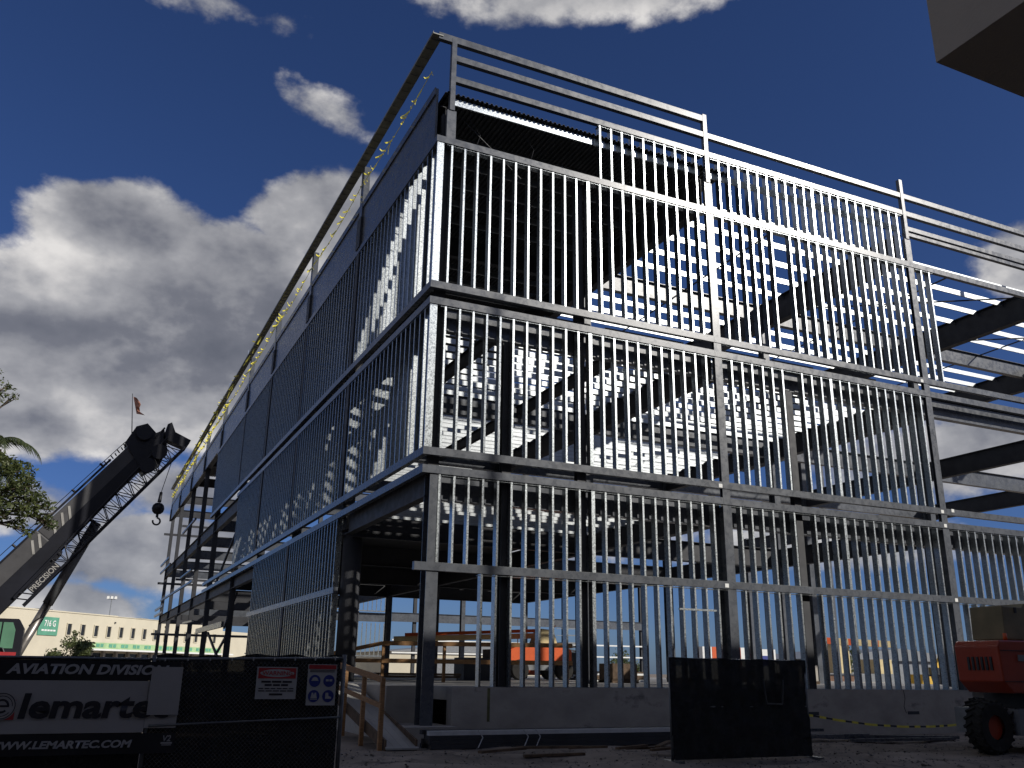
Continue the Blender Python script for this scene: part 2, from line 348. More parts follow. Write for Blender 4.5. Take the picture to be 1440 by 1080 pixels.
for j, v in enumerate(VG):
    for i in range(len(UG)-1):
        if j >= 5 and j != 7 and i >= 1: continue
        if j == 7 and i > 2: continue
        if j > 4 and i >= 3: continue
        a, b = UG[i]+(0.16 if j else 0.19), UG[i+1]-0.16
        vv = 0.55 if j == 0 else v+0.18
        if i < 2 or j == 0: girder((a, vv, LV['2']-0.1), (b, vv, LV['2']-0.1), 0.78, 0.24, STEEL if j in (0, 7) else DARK)
        if i < 4 and (i < 2 or j in (0, 1, 2)): girder((a, vv, LV['3']-0.1), (b, vv, LV['3']-0.1), 0.74, 0.24, STEEL)
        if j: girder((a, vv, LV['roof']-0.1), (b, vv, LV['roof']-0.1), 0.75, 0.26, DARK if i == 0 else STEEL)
# joists: light galvanised channels, built once per length
def channel_mesh(name, L, h, w, m_, t=0.004):
    pr = [(0, 0), (w, 0), (w, t), (t, t), (t, h-t), (w, h-t), (w, h), (0, h)]
    mb = MB(); mb.prism([(0, a, b) for a, b in pr], (L, 0, 0)); return mb.mesh(name, m_)
def joists(i, v0, v1, step, ztop, h):
    a = UG[i]+0.02; L = UG[i+1]-UG[i]-0.04; me = channel_mesh('joist', L, h, 0.055, GALVJ); v = v0; k = 0
    while v < v1:
        if min(abs(v-q) for q in VG) > 0.18: obj('joist', me, BLD, (a, v+random.uniform(-0.02, 0.02), ztop-h))
        v += step; k += 1
joists(0, 0.95, 7.9, 0.61, LV['2']-0.096, 0.16)
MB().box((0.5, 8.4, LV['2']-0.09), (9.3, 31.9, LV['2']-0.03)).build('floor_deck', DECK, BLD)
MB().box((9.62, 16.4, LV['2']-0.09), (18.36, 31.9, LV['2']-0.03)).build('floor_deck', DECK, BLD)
joists(0, 0.95, 23.8, 0.61, LV['3']-0.096, 0.165); joists(1, 0.95, 15.8, 0.61, LV['3']-0.096, 0.165)
for i in range(4): joists(i, 1.75, 31.8 if i < 2 else 24, 1.22, LV['roof']-0.076, 0.22)
# edge channel and joist bridging
for a, b in ((0.5, 5.2), (5.24, 9.3), (9.62, 14.0), (14.04, 18.36)):
    MB().box((a, 0.20, 16.17), (b, 0.26, 16.40)).build('edge_channel', GALV, BLD)
for a, b in ((3.6, 5.1), (5.6, 8.4), (9.65, 11.6), (11.9, 13.6), (15.2, 16.4)):  # cut into lengths so the gaps imitate shadow between sun patches
    MB().box((a, 0.30, 9.935), (b, 0.36, 10.12)).build('edge_channel', GALV, BLD)
for i in (0, 1, 2, 3):
    u = (UG[i]+UG[i+1])/2
    MB().bar((u, 1.7, 16.05), (u+0.6, 15.8, 16.05), 0.05, 0.05).build('bridging', DARK, BLD)
    if i > 1: MB().bar((UG[i]+0.2, 7.8, 15.9), (UG[i+1]-0.2, 1.8, 15.9), 0.05, 0.05).build('bridging', DARK, BLD)
# corrugated deck over the corner bay
dk = MB(); prof = []; u = 0.2
while u < 10.35: prof += [(u, 0.0), (u+0.055, 0.0), (u+0.075, 0.05), (u+0.135, 0.05)]; u += 0.152
for k in range(len(prof)-1):
    (a, za), (b, zb) = prof[k], prof[k+1]; z = 16.42
    dk.add([(a, 0.05, z+za), (b, 0.05, z+zb), (b, 61.0, z+zb), (a, 61.0, z+za), (a, 0.05, z+za+0.006), (b, 0.05, z+zb+0.006), (b, 61.0, z+zb+0.006), (a, 61.0, z+za+0.006)],
           [(0, 3, 2, 1), (4, 5, 6, 7), (0, 1, 5, 4), (2, 3, 7, 6)])
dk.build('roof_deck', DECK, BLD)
# girts (rails) on the two facades
def rail(name, a, b, zt, side, m_=STEEL, h=0.20, off=-0.02, dep=0.15):
    if side == 'f': o = MB().box((a, off, zt-h), (b, off+dep, zt)).build(name, m_, BLD)
    else: o = MB().box((off, a, zt-h), (off+dep, b, zt)).build(name, m_, BLD)
    return o
FB = [(-0.02, 9.325), (9.331, 18.60), (18.606, 27.7), (27.706, 36.9)]
for a, b in FB:
    for z in (r4, r3a, r3b, r2a, r2b): rail('girt', a, b, z, 'f')
    a1 = max(a, -0.12) if a > 0 else -0.12
    rail('girt', a1, b, r1, 'f')
LB = [(0.14, 7.99), (7.995, 15.99), (15.995, 23.99), (23.995, 31.99), (31.995, 43.9)]
for k, (a, b) in enumerate(LB):
    for z in (r4, r3a, r2a, r2b): rail('girt', a, b, z, 'l', off=-0.018)
    if k < 4: rail('girt', a, b, r3b, 'l', off=-0.018)
rail('girt', 8.15, 16, r1, 'l', off=-0.018); rail('girt', 16.005, 24.6, r1, 'l', off=-0.018)
# wall studs: cold-formed channels, one mesh per length and side
STUD = {}
def stud_mesh(L, side, fl):
    key = (round(L, 3), side, fl)
    if key in STUD: return STUD[key]
    t, d, lip = 0.004, 0.203, 0.014
    pr = [(0, 0), (fl, 0), (fl, lip), (fl-t, lip), (fl-t, t), (t, t), (t, d-t), (fl-t, d-t), (fl-t, d-lip), (fl, d-lip), (fl, d), (0, d)]
    mb = MB()
    mb.prism([((a, b, 0) if side == 'f' else (b, a, 0)) for a, b in pr], (0, 0, L))
    STUD[key] = mb.mesh('stud', GALV); return STUD[key]
def frame(side, a, b, z0, z1, pos, wide=(), single=1e9):
    """one stud wall panel: its bottom and top track with the studs under it"""
    mb = MB(); o = 0.002
    for z in (z0+0.001, z1-0.041):
        if side == 'f': mb.box((a, o, z), (b, o+0.208, z+0.004))
        else: mb.box((o, a, z), (o+0.208, b, z+0.004))
    tr = mb.build('wall_frame', GALV, BLD); rest = MB()
    if side == 'l': pos = [p for p in pos if min(abs(p-q-0.14) for q in (8.0, 16.0, 24.0, 32.0)) > 0.24]
    for p in pos:
        p += random.uniform(-0.012, 0.012)
        fl = 0.105 if any(abs(p-w) < 0.1 for w in wide) else 0.055
        if p < single:
            ob = obj('stud', stud_mesh(z1-z0-0.012, side, fl), tr, (p-fl/2, 0.006, z0+0.006) if side == 'f' else (0.006, p-fl/2, z0+0.006))
            ob.rotation_euler.z = random.uniform(-0.015, 0.015)
        else: rest.box((0.006, p-fl/2, z0), (0.209, p-fl/2+0.004, z1)); rest.box((0.006, p-fl/2+0.004, z0), (0.010, p+fl/2, z1))
    if rest.v: tag(rest.build('stud_row', GALV, tr), kind='stuff')
def seq(a, b, step=0.4064): 
    out = []
    while a <= b: out.append(a); a += step
    return out
b1, b2, b3 = seq(0.45, 9.25), [p for p in seq(9.96, 18.25) if abs(p-12.4) > 0.1], seq(19.08, 27.2)
frame('f', 0.3, 9.31, r3a, r4-0.2, b1, (4.92,)); frame('f', 9.61, 18.35, r3a, r4-0.2, b2, (14.02,)); frame('f', 18.7, 19.6, r3a, r4-0.2, [19.0, 19.41])
frame('f', 5.3, 9.31, r4, 16.80, seq(5.36, 9.25)); frame('f', 9.61, 18.35, r4, 16.80, seq(9.96, 18.25), (14.02,))
frame('f', 0.3, 9.31, r2a, r3b-0.2, b1, (4.92,)); frame('f', 9.61, 18.35, r2a, r3b-0.2, b2, (14.02,))
frame('f', 0.5, 9.31, r1, r2b-0.2, b1, (4.92,)); frame('f', 9.61, 18.35, r1, r2b-0.2, b2, (14.02,)); frame('f', 18.7, 27.4, r1, r2b-0.2, b3)
frame('f', 1.6, 9.31, 0.004, r1-0.2, [p for p in b1 if p > 1.5], (4.92,)); frame('f', 9.61, 18.35, 0.004, r1-0.2, b2, (14.02,)); frame('f', 18.7, 27.4, 0.004, r1-0.2, b3)
frame('l', 0.0, 43.8, r3a, r4-0.2, [0.03]+seq(0.42, 43.8), (), 8.0)
frame('l', 0.0, 31.4, r2a, r3b-0.2, [0.03]+seq(0.42, 31.4), (), 8.0)
frame('l', 8.3, 24.5, r1, r2b-0.2, seq(8.4, 24.5), (), 12.0)
frame('l', 8.3, 24.5, 0.004, r1-0.2, seq(8.4, 24.5), (), 12.0)
for v_ in (8.0, 16.0, 24.0, 32.0):
    MB().box((-0.012, v_-0.02, r3a+0.005), (0.23, v_+0.30, r4-0.205)).build('jamb_post', DARK, BLD)
    if v_ < 30: MB().box((-0.012, v_-0.02, r2a+0.005), (0.23, v_+0.30, r3b-0.205)).build('jamb_post', DARK, BLD)
    if v_ in (16.0,):
        MB().box((-0.012, v_-0.02, r1+0.005), (0.23, v_+0.30, r2b-0.205)).build('jamb_post', DARK, BLD); MB().box((-0.012, v_-0.02, 0.006), (0.23, v_+0.30, r1-0.205)).build('jamb_post', DARK, BLD)
# parapet
for u, z0, z1 in ((0.40, 15.82, 18.30), (9.46, 15.82, 18.42), (18.5, 15.82, 18.30), (27.6, 15.82, 18.3)):
    MB().box((u-0.075, -0.035, z0), (u+0.075, 0.115, z1)).build('parapet_post', STEEL, BLD)
    MB().box((u-0.14, -0.005, z0-0.95), (u+0.14, 0.10, z0-0.005)).build('splice_plate', STEEL, BLD)
rail('parapet_rail', -0.1, 9.50, 18.36, 'f', h=0.22, off=-0.03)
for a, b in ((0.48, 9.38), (9.54, 18.42), (18.58, 27.52), (27.68, 36.9)):
    rail('parapet_rail', a, b, 17.73, 'f', h=0.19); rail('parapet_rail', a, b, 17.0, 'f', h=0.19)
rail('parapet_rail', 18.6, 27.6, 16.45, 'f', h=0.17, off=0.1); rail('parapet_rail', 18.6, 27.6, 16.22, 'f', h=0.13, off=0.14)
rail('parapet_rail', 27.62, 36.9, 16.45, 'f', h=0.17, off=0.1)
# eaves strip along the left parapet with its brackets and posts
MB().box((-0.30, -0.06, 18.22), (0.02, 79.2, 18.255)).box((-0.30, -0.06, 18.255), (-0.285, 79.2, 18.30)).build('eaves_strip', EAVES, BLD)
eb = MB(); v = 0.2
while v < 79: eb.box((-0.28, v, 18.20), (0.0, v+0.05, 18.219)); v += 0.46
tag(eb.build('eaves_bracket', EAVES, BLD), kind='stuff')
for v in VG[1:]:
    MB().box((-0.02, v-0.06, 16.1), (0.20, v+0.30, 18.20)).build('parapet_post', STEEL, BLD)
    MB().box((-0.05, v-0.10, 14.9), (0.16, v+0.38, 16.10)).build('splice_plate', DARK, BLD)
MB().box((0.04, 0.4, 15.0), (0.11, 79.0, 16.72)).build('edge_fascia', STEEL, BLD)
MB().box((-0.01, 0.4, 16.5), (0.035, 79.0, 16.74)).build('edge_angle', STEEL, BLD)
for v in (33.6, 41.2): MB().box((-0.06, v, 18.34), (-0.02, v+0.05, 19.2)).build('stanchion', GALV, BLD)
# back facade infill
for z0, z1 in ((1.6, 4.4), (5.5, 8.6)):
    rw = MB()
    for p in seq(6.2, 18.3): rw.box((p, 60.3, z0), (p+0.05, 60.45, z1))
    rw.box((5.9, 60.28, z0-0.1), (18.4, 60.47, z0)); tag(rw.build('stud_row', GALV, BLD), kind='stuff')
for u in (12.5, 15.5, 21.0): hcol(MB(), u, 60.5, 0, 9.1, 0.3, 0.3).build('column', DARK, BLD)
for u_ in (27.6, 36.7, 45.8): column(u_, 60.5, 0.0, 9.6, DARK)
girder((18.7, 60.4, LV['2']), (46, 60.4, LV['2']), 0.8, 0.26, STEEL); girder((18.7, 60.4, 9.9), (46, 60.4, 9.9), 0.8, 0.26, STEEL)
for z in (1.9, 3.0): MB().bar((18.8, 60.2, z), (46, 60.2, z), 0.08, 0.13).build('guard_rail', WHITEP, BLD)
MB().box((38.0, 30.0, -0.3), (47, 62, 0.004)).build('floor_slab', SLAB, BLD)
# loose girts and bracing on the open far bays
for v0, v1, z0, z1, hh in ((31.4, 43.0, 2.62, 2.62, 0.30), (49, 75.6, 6.35, 6.55, 0.16), (50.6, 58.2, 7.3, 7.3, 0.12), (46, 52, 3.4, 3.5, 0.12), (60, 70, 1.3, 1.5, 0.12), (52, 61, 11.3, 11.3, 0.15), (72, 81, 5.9, 5.9, 0.2), (72, 81, 5.3, 5.3, 0.2), (72, 81, 10.4, 10.4, 0.2), (70, 80.5, 9.6, 9.6, 0.18)):
    MB().bar((-0.14, v0, z0), (-0.14, v1, z1), 0.14, hh).build('girt', STEEL, BLD)
MB().bar((0.4, 33, 0.1), (0.4, 41.5, 2.5), 0.12, 0.12).build('brace', DARK, BLD)
MB().bar((0.55, 41.5, 0.1), (0.55, 33, 2.5), 0.12, 0.12).build('brace', DARK, BLD)
MB().bar((0.6, 32.4, 9.2), (0.6, 42.0, 5.6), 0.12, 0.12).build('brace', DARK, BLD)
MB().bar((0.6, 32.4, 4.4), (0.6, 36, 2.6), 0.10, 0.10).build('brace', DARK, BLD)
for z in (13.2, 8.2, 3.2):
    MB().bar((0.5, 70, z), (9.4, 70, z), 0.15, 0.2).build('girt', DARK, BLD)
    MB().bar((-0.4, 79.1, z+0.3), (9.4, 79.1, z+0.3), 0.15, 0.22).build('girt', DARK, BLD)
# paper tags on the girts
for u, z in ((9.18, 5.70), (9.2, 2.82), (18.35, 5.71), (18.85, 5.78), (18.4, 5.24), (18.45, 2.82), (18.2, 10.30)):
    MB().box((u, -0.026, z-0.09), (u+0.13, -0.022, z+0.02)).build('paper_tag', WHITEP, BLD)
# hanging wires
for u, z in ((1.1, 16.1), (2.9, 16.1)):
    MB().path([(u, 0.5, z), (u+0.5, 0.7, z-0.35), (u+0.35, 0.6, z-0.8)], 0.008, 4).build('hanging_wire', DARK, BLD)
MB().bar((0.9, 0.6, 16.1), (3.2, 1.2, 14.95), 0.02, 0.02).build('hanging_wire', DARK, BLD)
# blocking on one ground floor stud pair
MB().box((7.62, 0.0, 2.05), (8.88, 0.05, 2.10)).build('blocking', GALV, BLD)

# caution tape fluttering along the left parapet
ct = MB(); v = 0.6; rnd = random.Random(3)
pts = []
while v < 78:
    pts.append(Vector((-0.06, v, 17.45-0.18*math.sin((v % 8)/8*math.pi)))); v += 0.5
for a, b in zip(pts, pts[1:]):
    ct.bar(a, b, 0.01, 0.03)
    for _ in range(2 if a.y < 40 else 4):
        if rnd.random() < 0.7:
            q = a.lerp(b, rnd.random()); d = Vector((rnd.uniform(-0.25, 0.05), rnd.uniform(-0.25, 0.25), rnd.uniform(-0.32, 0.15))); w = Vector((0, 0.03, 0.045))
            e = q+d*0.5+Vector((0, 0.06, 0)); t3 = Vector((0.004, 0, 0))
            ct.add([q-w, q+w, e+w, e-w, q-w+t3, q+w+t3, e+w+t3, e-w+t3], [(0, 1, 2, 3), (7, 6, 5, 4), (0, 4, 5, 1), (1, 5, 6, 2), (2, 6, 7, 3), (3, 7, 4, 0)])
            f2 = q+d; ct.add([e-w, e+w, f2+w, f2-w, e-w+t3, e+w+t3, f2+w+t3, f2-w+t3], [(0, 1, 2, 3), (7, 6, 5, 4), (0, 4, 5, 1), (1, 5, 6, 2), (2, 6, 7, 3), (3, 7, 4, 0)])
for k in range(70):
    q = Vector((-0.16, 28+50*rnd.random(), 18.22)); d = Vector((rnd.uniform(-0.3, 0), rnd.uniform(-.1, .3), rnd.uniform(-0.5, 0.25)))
    ct.bar(q, q+d, 0.012, 0.07)
tag(ct.build('caution_tape', YELLOW), 'yellow caution tape fluttering along the roof parapet of the steel building', 'tape')

# ------------------------------------------------------------------ building behind the camera with its overhang
SB = thing('stucco_building', 'tan stucco building with a square overhanging upper corner opposite the steel frame', 'building')
MB().box((-34, -46, GZ-0.2), (62, -24.0, 18.6)).build('wall', SOFFIT, SB)
MB().box((-1.78, -23.99, 5.03), (46, -17.0, 10.5)).build('overhang', SOFFIT, SB)
MB().box((-1.22, -17.72, 5.016), (-1.16, -17.42, 5.028)).build('soffit_slot', DARK, SB)
for u_ in (1.0, 4.0, 7.0): MB().box((u_, -23.9, 5.022), (u_+0.02, -17.02, 5.029)).build('soffit_joint', CONC, SB)
for v_ in (-19.2, -21.5): MB().box((-1.786, v_, 5.05), (-1.7805, v_+0.018, 10.4)).build('panel_joint', CONC, SB)
MB().tube((24.66, -26.0, 18.6), (24.66, -26.0, 29.0), 0.15, 0.13, 12).build('roof_mast', GREYP, SB)

# ------------------------------------------------------------------ site fence with banner
FV = -7.60; FT = 0.47
FN = thing('site_fence', 'long dark screened chain link fence standing across the front of the site', 'fence')
for u in (-11.2, -8.75, -6.33, -3.73): MB().tube((u, FV, GZ-0.1), (u, FV, FT+(0.1 if u > -4 else 0.03)), 0.03 if u > -4 or u == -6.33 else 0.028, None, 10).build('post', FPOST, FN, True)
MB().tube((-11.2, FV+0.0, FT-0.02), (-6.36, FV, FT-0.01), 0.02, None, 8).build('rail', FPOST, FN, True)
MB().tube((-6.30, FV, FT-0.01), (-3.76, FV, FT+0.05), 0.02, None, 8).build('rail', FPOST, FN, True)
MB().tube((-6.30, FV-0.045, -0.372), (-3.76, FV-0.045, -0.285), 0.016, None, 8).build('rail', FPOST, FN, True)
MB().tube((-11.2, FV+0.045, -0.37), (-6.36, FV+0.045, -0.37), 0.016, None, 8).build('rail', FPOST, FN, True)
def sheet(name, u0, u1, zt, zb, v, m_, parent, nx=40, nz=14, amp=0.012, sag=None, seed=0):
    from mathutils import noise
    mb = MB()
    for k in range(2):
        for j in range(nz+1):
            for i in range(nx+1):
                u = u0+(u1-u0)*i/nx; top = zt+(sag(u) if sag else 0); z = zb+(top-zb)*j/nz
                w = amp*noise.noise(Vector((u*2.2+seed, z*1.4, seed)))+amp*0.5*noise.noise(Vector((u*7, z*5, seed)))
                mb.v.append((u, v+w+k*0.003, z))
    n = (nx+1)*(nz+1)
    for j in range(nz):
        for i in range(nx):
            a = j*(nx+1)+i; q = (a, a+1, a+nx+2, a+nx+1); mb.f.append(q); mb.f.append(tuple(n+x for x in reversed(q))); mb.mi += [0, 0]
    return mb.build(name, m_, parent, True)
sheet('screen', -11.2, -6.36, FT, GZ+0.03, FV+0.075, SCREEN, FN, 60, 20, 0.035, lambda u: 0.02*math.sin(u*5)+0.012*math.sin(u*13))
sheet('screen', -6.30, -3.76, FT+0.02, GZ+0.03, FV+0.075, SCREEN, FN, 50, 20, 0.035, lambda u: 0.03*abs(math.sin(u*2.3))+0.015*math.sin(u*11)+0.02*(u+6.3))
cl = MB(); st = 0.058; k = -40
for sgn in (1, -1):
    u = -6.30-2.0
    while u < -3.76+2.0:
        # diagonal wire clipped to the panel rectangle
        a0, b0 = -6.29, -3.77; zb, zt = GZ+0.05, FT-0.02
        pa = (u, zb) if sgn > 0 else (u, zt); t0 = max(0, a0-u); t1 = min(zt-zb, b0-u)
        if t1 > t0: cl.bar((u+t0, FV-0.02, pa[1]+sgn*t0), (u+t1, FV-0.02, pa[1]+sgn*t1), 0.004, 0.004)
        u += st
tag(cl.build('chain_link', FPOST, FN), kind='stuff')

for k in range(9): MB().box((-6.2+k*0.29, FV-0.05, FT-0.03+0.006*k), (-6.185+k*0.29, FV-0.024, FT+0.01+0.006*k)).build('tie', SIGNW, FN)
BN = thing('contractor_banner', 'long black and white contractor banner with large lettering tied to the site fence', 'banner')
bv = -7.645
sheet('banner_panel', -9.6, -6.36, 0.43, 0.19, bv, BLACKVINYL, BN, 30, 6, 0.006, seed=2)
sheet('banner_panel', -6.358, -5.99, 0.43, 0.19, bv, BLACKVINYL, BN, 8, 6, 0.006, seed=2)
sheet('banner_panel', -9.6, -6.36, 0.183, -0.452, bv, WHITEVINYL, BN, 36, 10, 0.008, seed=4)
sheet('banner_panel', -6.356, -5.962, 0.183, -0.400, bv, WHITEVINYL, BN, 8, 10, 0.008, seed=4)
sheet('banner_panel', -9.6, -5.95, -0.462, -0.71, bv, BLACKVINYL, BN, 36, 6, 0.006, seed=6)
text('lettering', 'AVIATION DIVISION', LETTER, 1.925, 0.128, (-8.057, bv-0.014, 0.258), BN, shear=0.22, bold=0.04)
text('lettering', 'WWW.LEMARTEC.COM', LETTER, 1.66, 0.095, (-8.135, bv-0.014, -0.632), BN, shear=0.22, bold=0.04)
text('lettering', 'lemartec', LETTERK, 1.79, 0.305, (-7.845, bv-0.016, -0.278), BN, shear=0.12, bold=0.032)
lg = MB(); cx, cz = -8.04, -0.125
lg.box((cx-0.14, bv-0.016, -0.285), (cx+0.155, bv-0.012, -0.05)); lg.build('logo_block', REDINK, BN)
MB().lathe([(0.0, 0), (0.165, 0), (0.165, 0.003), (0, 0.003)], (cx, bv-0.017, cz), (0, -1, 0), 32).build('logo_disc', WHITEVINYL, BN)
def ring(mb, c, r, w, a0, a1, v, n=28):
    for i in range(n):
        t0, t1 = a0+(a1-a0)*i/n, a0+(a1-a0)*(i+1)/n
        q = [(c[0]+rr*math.cos(t), v, c[1]+rr*math.sin(t)) for rr, t in ((r, t0), (r+w, t0), (r+w, t1), (r, t1))]
        mb.prism(q, (0, -0.003, 0))
rg = MB(); ring(rg, (cx, cz), 0.145, 0.010, 0, 2*math.pi, bv-0.0205); ring(rg, (cx, cz), 0.115, 0.008, 0.0, 5.6, bv-0.0205); ring(rg, (cx, cz), 0.060, 0.025, 0.0, 5.5, bv-0.0205)
rg.box((cx-0.06, bv-0.0235, cz-0.012), (cx+0.085, bv-0.0205, cz+0.012)); rg.build('logo_ring', LETTERK, BN)
text('lettering', 'V2', LETTER, 0.10, 0.075, (-6.105, bv-0.014, -0.565), BN, shear=0.2, bold=0.02)
MB().box((-6.125, bv-0.014, -0.595), (-5.985, bv-0.010, -0.575)).build('logo_bar', LETTER, BN)
MB().box((-6.115, bv-0.014, -0.615), (-5.995, bv-0.010, -0.605)).build('logo_bar', LETTER, BN)
sp = sheet('white_board', -6.345, -5.955, 0.365, -0.238, -7.675, WHITEVINYL, None, 6, 8, 0.006, seed=9)
tag(sp, 'blank white board hung over the end of the contractor banner', 'board')

WS = thing('warning_sign', 'white warning sign with a red header fixed to the site fence', 'sign')
sv = -7.675
MB().box((-4.975, sv, -0.041), (-4.415, sv+0.006, 0.385)).build('board', SIGNW, WS)
MB().box((-4.955, sv-0.004, 0.232), (-4.435, sv-0.001, 0.372)).build('header', REDINK, WS)
el = MB(); el.add([(-4.695+0.235*math.cos(t*math.pi/16), sv-0.006, 0.302+0.052*math.sin(t*math.pi/16)) for t in range(32)], [tuple(range(32))]); el.prism([(-4.695+0.235*math.cos(t*math.pi/16), sv-0.0055, 0.302+0.052*math.sin(t*math.pi/16)) for t in range(32)], (0, 0.001, 0)); el.build('header_oval', SIGNW, WS)
text('lettering', 'WARNING', REDINK, 0.42, 0.058, (-4.905, sv-0.010, 0.274), WS, bold=0.015)
for z, w, n in ((0.175, 0.44, 3), (0.132, 0.34, 3), (0.092, 0.50, 6), (0.060, 0.50, 5), (0.008, 0.20, 1)):
    x = -4.695-w/2; ws = w/n; wd = MB()
    for k in range(n): wd.box((x+k*ws+0.008, sv-0.004, z), (x+(k+1)*ws-0.008, sv-0.001, z+(0.026 if z != 0.06 and z != 0.092 else 0.014)))
    wd.build('text_line', LETTERK, WS)
PS = thing('safety_sign', 'white safety equipment sign with four blue round symbols on the site fence', 'sign')
MB().box((-4.265, sv, -0.125), (-3.85, sv+0.006, 0.43)).build('board', SIGNW, PS)
MB().box((-4.255, sv-0.004, 0.365), (-3.86, sv-0.001, 0.422)).build('header', REDINK, PS)
for z in (0.345, 0.325): MB().box((-4.24, sv-0.004, z), (-3.88, sv-0.001, z+0.008)).build('text_line', LETTERK, PS)
for q, (a, b) in enumerate(((-4.16, 0.205), (-3.955, 0.205), (-4.16, 0.0), (-3.955, 0.0))):
    MB().lathe([(0, 0), (0.082, 0), (0.082, 0.004), (0, 0.004)], (a, sv-0.001, b), (0, -1, 0), 28).build('symbol_disc', BLUEINK, PS)
    s_ = MB(); y = sv-0.009
    def half(cx_, cz_, rr, a0, a1, n=12): s_.prism([(cx_+rr*math.cos(a0+(a1-a0)*i/n), y, cz_+rr*math.sin(a0+(a1-a0)*i/n)) for i in range(n+1)], (0, 0.003, 0))
    if q == 0: half(a, b+0.01, 0.042, 0, math.pi); s_.box((a-0.05, y, b+0.0), (a+0.05, y+0.003, b+0.009)); 
    elif q == 1:
        s_.box((a-0.045, y, b-0.005), (a-0.006, y+0.003, b+0.022)); s_.box((a+0.006, y, b-0.005), (a+0.045, y+0.003, b+0.022))
    elif q == 2:
        s_.prism([(a-0.045, y, b-0.03), (a+0.045, y, b-0.03), (a+0.03, y, b+0.045), (a+0.012, y, b+0.045), (a, y, b+0.01), (a-0.012, y, b+0.045), (a-0.03, y, b+0.045)], (0, 0.003, 0)); s_.box((a-0.05, y, b-0.047), (a+0.05, y+0.003, b-0.038))
    else:
        s_.prism([(a-0.04, y, b-0.035), (a+0.045, y, b-0.035), (a+0.045, y, b-0.012), (a+0.005, y, b+0.0), (a, y, b+0.045), (a-0.038, y, b+0.045)], (0, 0.003, 0))
    s_.build('symbol', SIGNW, PS)

# free-standing screened gate leaf
GT = thing('gate_leaf', 'free standing black screened chain link gate leaf in front of the foundation wall', 'gate')
gv = -5.7
for u in (3.26, 6.66): MB().tube((u, gv, GZ+0.02), (u, gv, 0.68), 0.028, None, 10).build('post', FPOST, GT, True)
for z in (0.655, -0.24, -1.17): MB().tube((3.28, gv, z), (6.64, gv, z), 0.02, None, 8).build('rail', FPOST, GT, True)
MB().tube((4.96, gv+0.05, -1.17), (4.96, gv+0.05, 0.655), 0.018, None, 8).build('rail', FPOST, GT, True)
sheet('screen', 3.24, 6.68, 0.67, GZ+0.06, gv-0.035, SCREEN, GT, 50, 24, 0.045, lambda u: 0.012*math.sin(u*6), seed=12)
tr_ = MB()
for (a, z0, b, z1) in ((5.50, 0.30, 5.56, -0.18), (6.02, 0.28, 5.96, -0.18), (5.56, -0.18, 5.96, -0.19)):
    tr_.bar((a, gv-0.065, z0), (b, gv-0.065, z1), 0.012, 0.030)
tr_.build('torn_edge', FPOST, GT)
for u in (3.26, 6.66): MB().box((u-0.07, gv-0.3, GZ-0.02), (u+0.07, gv+0.3, GZ+0.05)).build('foot', FPOST, GT)

# timber ramp, its handrail, guard rail on the slab
RP = thing('timber_ramp', 'pale boarded ramp rising from the dirt to the slab corner', 'ramp')
for k in range(4):
    u = -1.12+k*0.18
    MB().prism([(u, -1.7, GZ+0.02), (u+0.174, -1.7, GZ+0.02), (u+0.174, 3.4, -0.02), (u, 3.4, -0.02)], (0, 0, 0.035)).build('plank', SLAB, RP)
for u in (-1.14, -0.45): MB().prism([(u, -1.6, GZ-0.02), (u+0.045, -1.6, GZ-0.02), (u+0.045, 3.4, -0.28), (u, 3.4, -0.28)], (0, 0, 0.23)).build('stringer', OLDWOOD, RP)
HR = thing('timber_handrail', 'orange brown lumber handrail with three posts beside the boarded ramp', 'handrail')
for v, zt, zb in ((-1.5, 0.20, -1.25), (-0.1, 0.28, -1.2), (1.5, 0.44, -1.1)): MB().box((-1.26, v-0.045, zb-0.05), (-1.17, v+0.045, zt)).build('post', WOOD, HR)
MB().bar((-1.285, -1.7, 0.17), (-1.285, 2.6, 0.52), 0.04, 0.13).build('rail', WOOD, HR)
MB().bar((-1.285, -1.7, -0.36), (-1.285, 2.6, 0.0), 0.04, 0.10).build('rail', WOOD, HR)
GR = thing('timber_guard_rail', 'orange brown lumber guard rail with posts crossing the concrete slab inside the frame', 'guard rail')
for u, v in ((0.85, 9.75), (2.05, 9.05), (3.9, 8.2), (5.7, 7.35), (7.6, 6.45)):
    MB().box((u-0.045, v-0.045, 0.0), (u+0.045, v+0.045, 1.26)).build('post', WOOD, GR)
for z in (1.22, 0.66):
    MB().bar((2.0, 9.0, z), (7.75, 6.35, z), 0.04, 0.14).build('rail', WOOD, GR)
    MB().bar((0.5, 9.85, z-0.36 if z > 1 else z), (2.0, 9.02, z), 0.04, 0.13).build('rail', WOOD, GR)

# ------------------------------------------------------------------ material on the ground
def bundle(name, label, u0, u1, v, z, rows, cols, w, h, skew=0.0):
    b = thing(name, label, 'steel bundle')
    for r_ in range(rows):
        for c_ in range(cols):
            du = random.uniform(-0.06, 0.06)
            MB().box((u0+du, v+c_*(w+0.004), z+r_*(h+0.003)), (u1+du, v+c_*(w+0.004)+w, z+r_*(h+0.003)+h)).build('stud', DARK if r_ < rows-1 or c_ > 0 else SKYSHEEN, b)
    return b
b1_ = bundle('stud_bundle', 'long bundle of dark steel studs with a bright top edge lying by the foundation wall', -0.15, 6.3, -1.75, GZ+0.02, 4, 4, 0.15, 0.088)
sm = MB()
for u in (0.9, 2.0, 2.3): sm.path([(u, -1.80, GZ+0.40), (u+0.1, -1.85, GZ+0.25), (u-0.05, -1.95, GZ+0.05)], 0.012, 5)
sm.build('strap', SIGNW, b1_)
b2_ = thing('steel_channels', 'loose pile of flat steel channels on the dirt beyond the gate leaf', 'steel bundle')
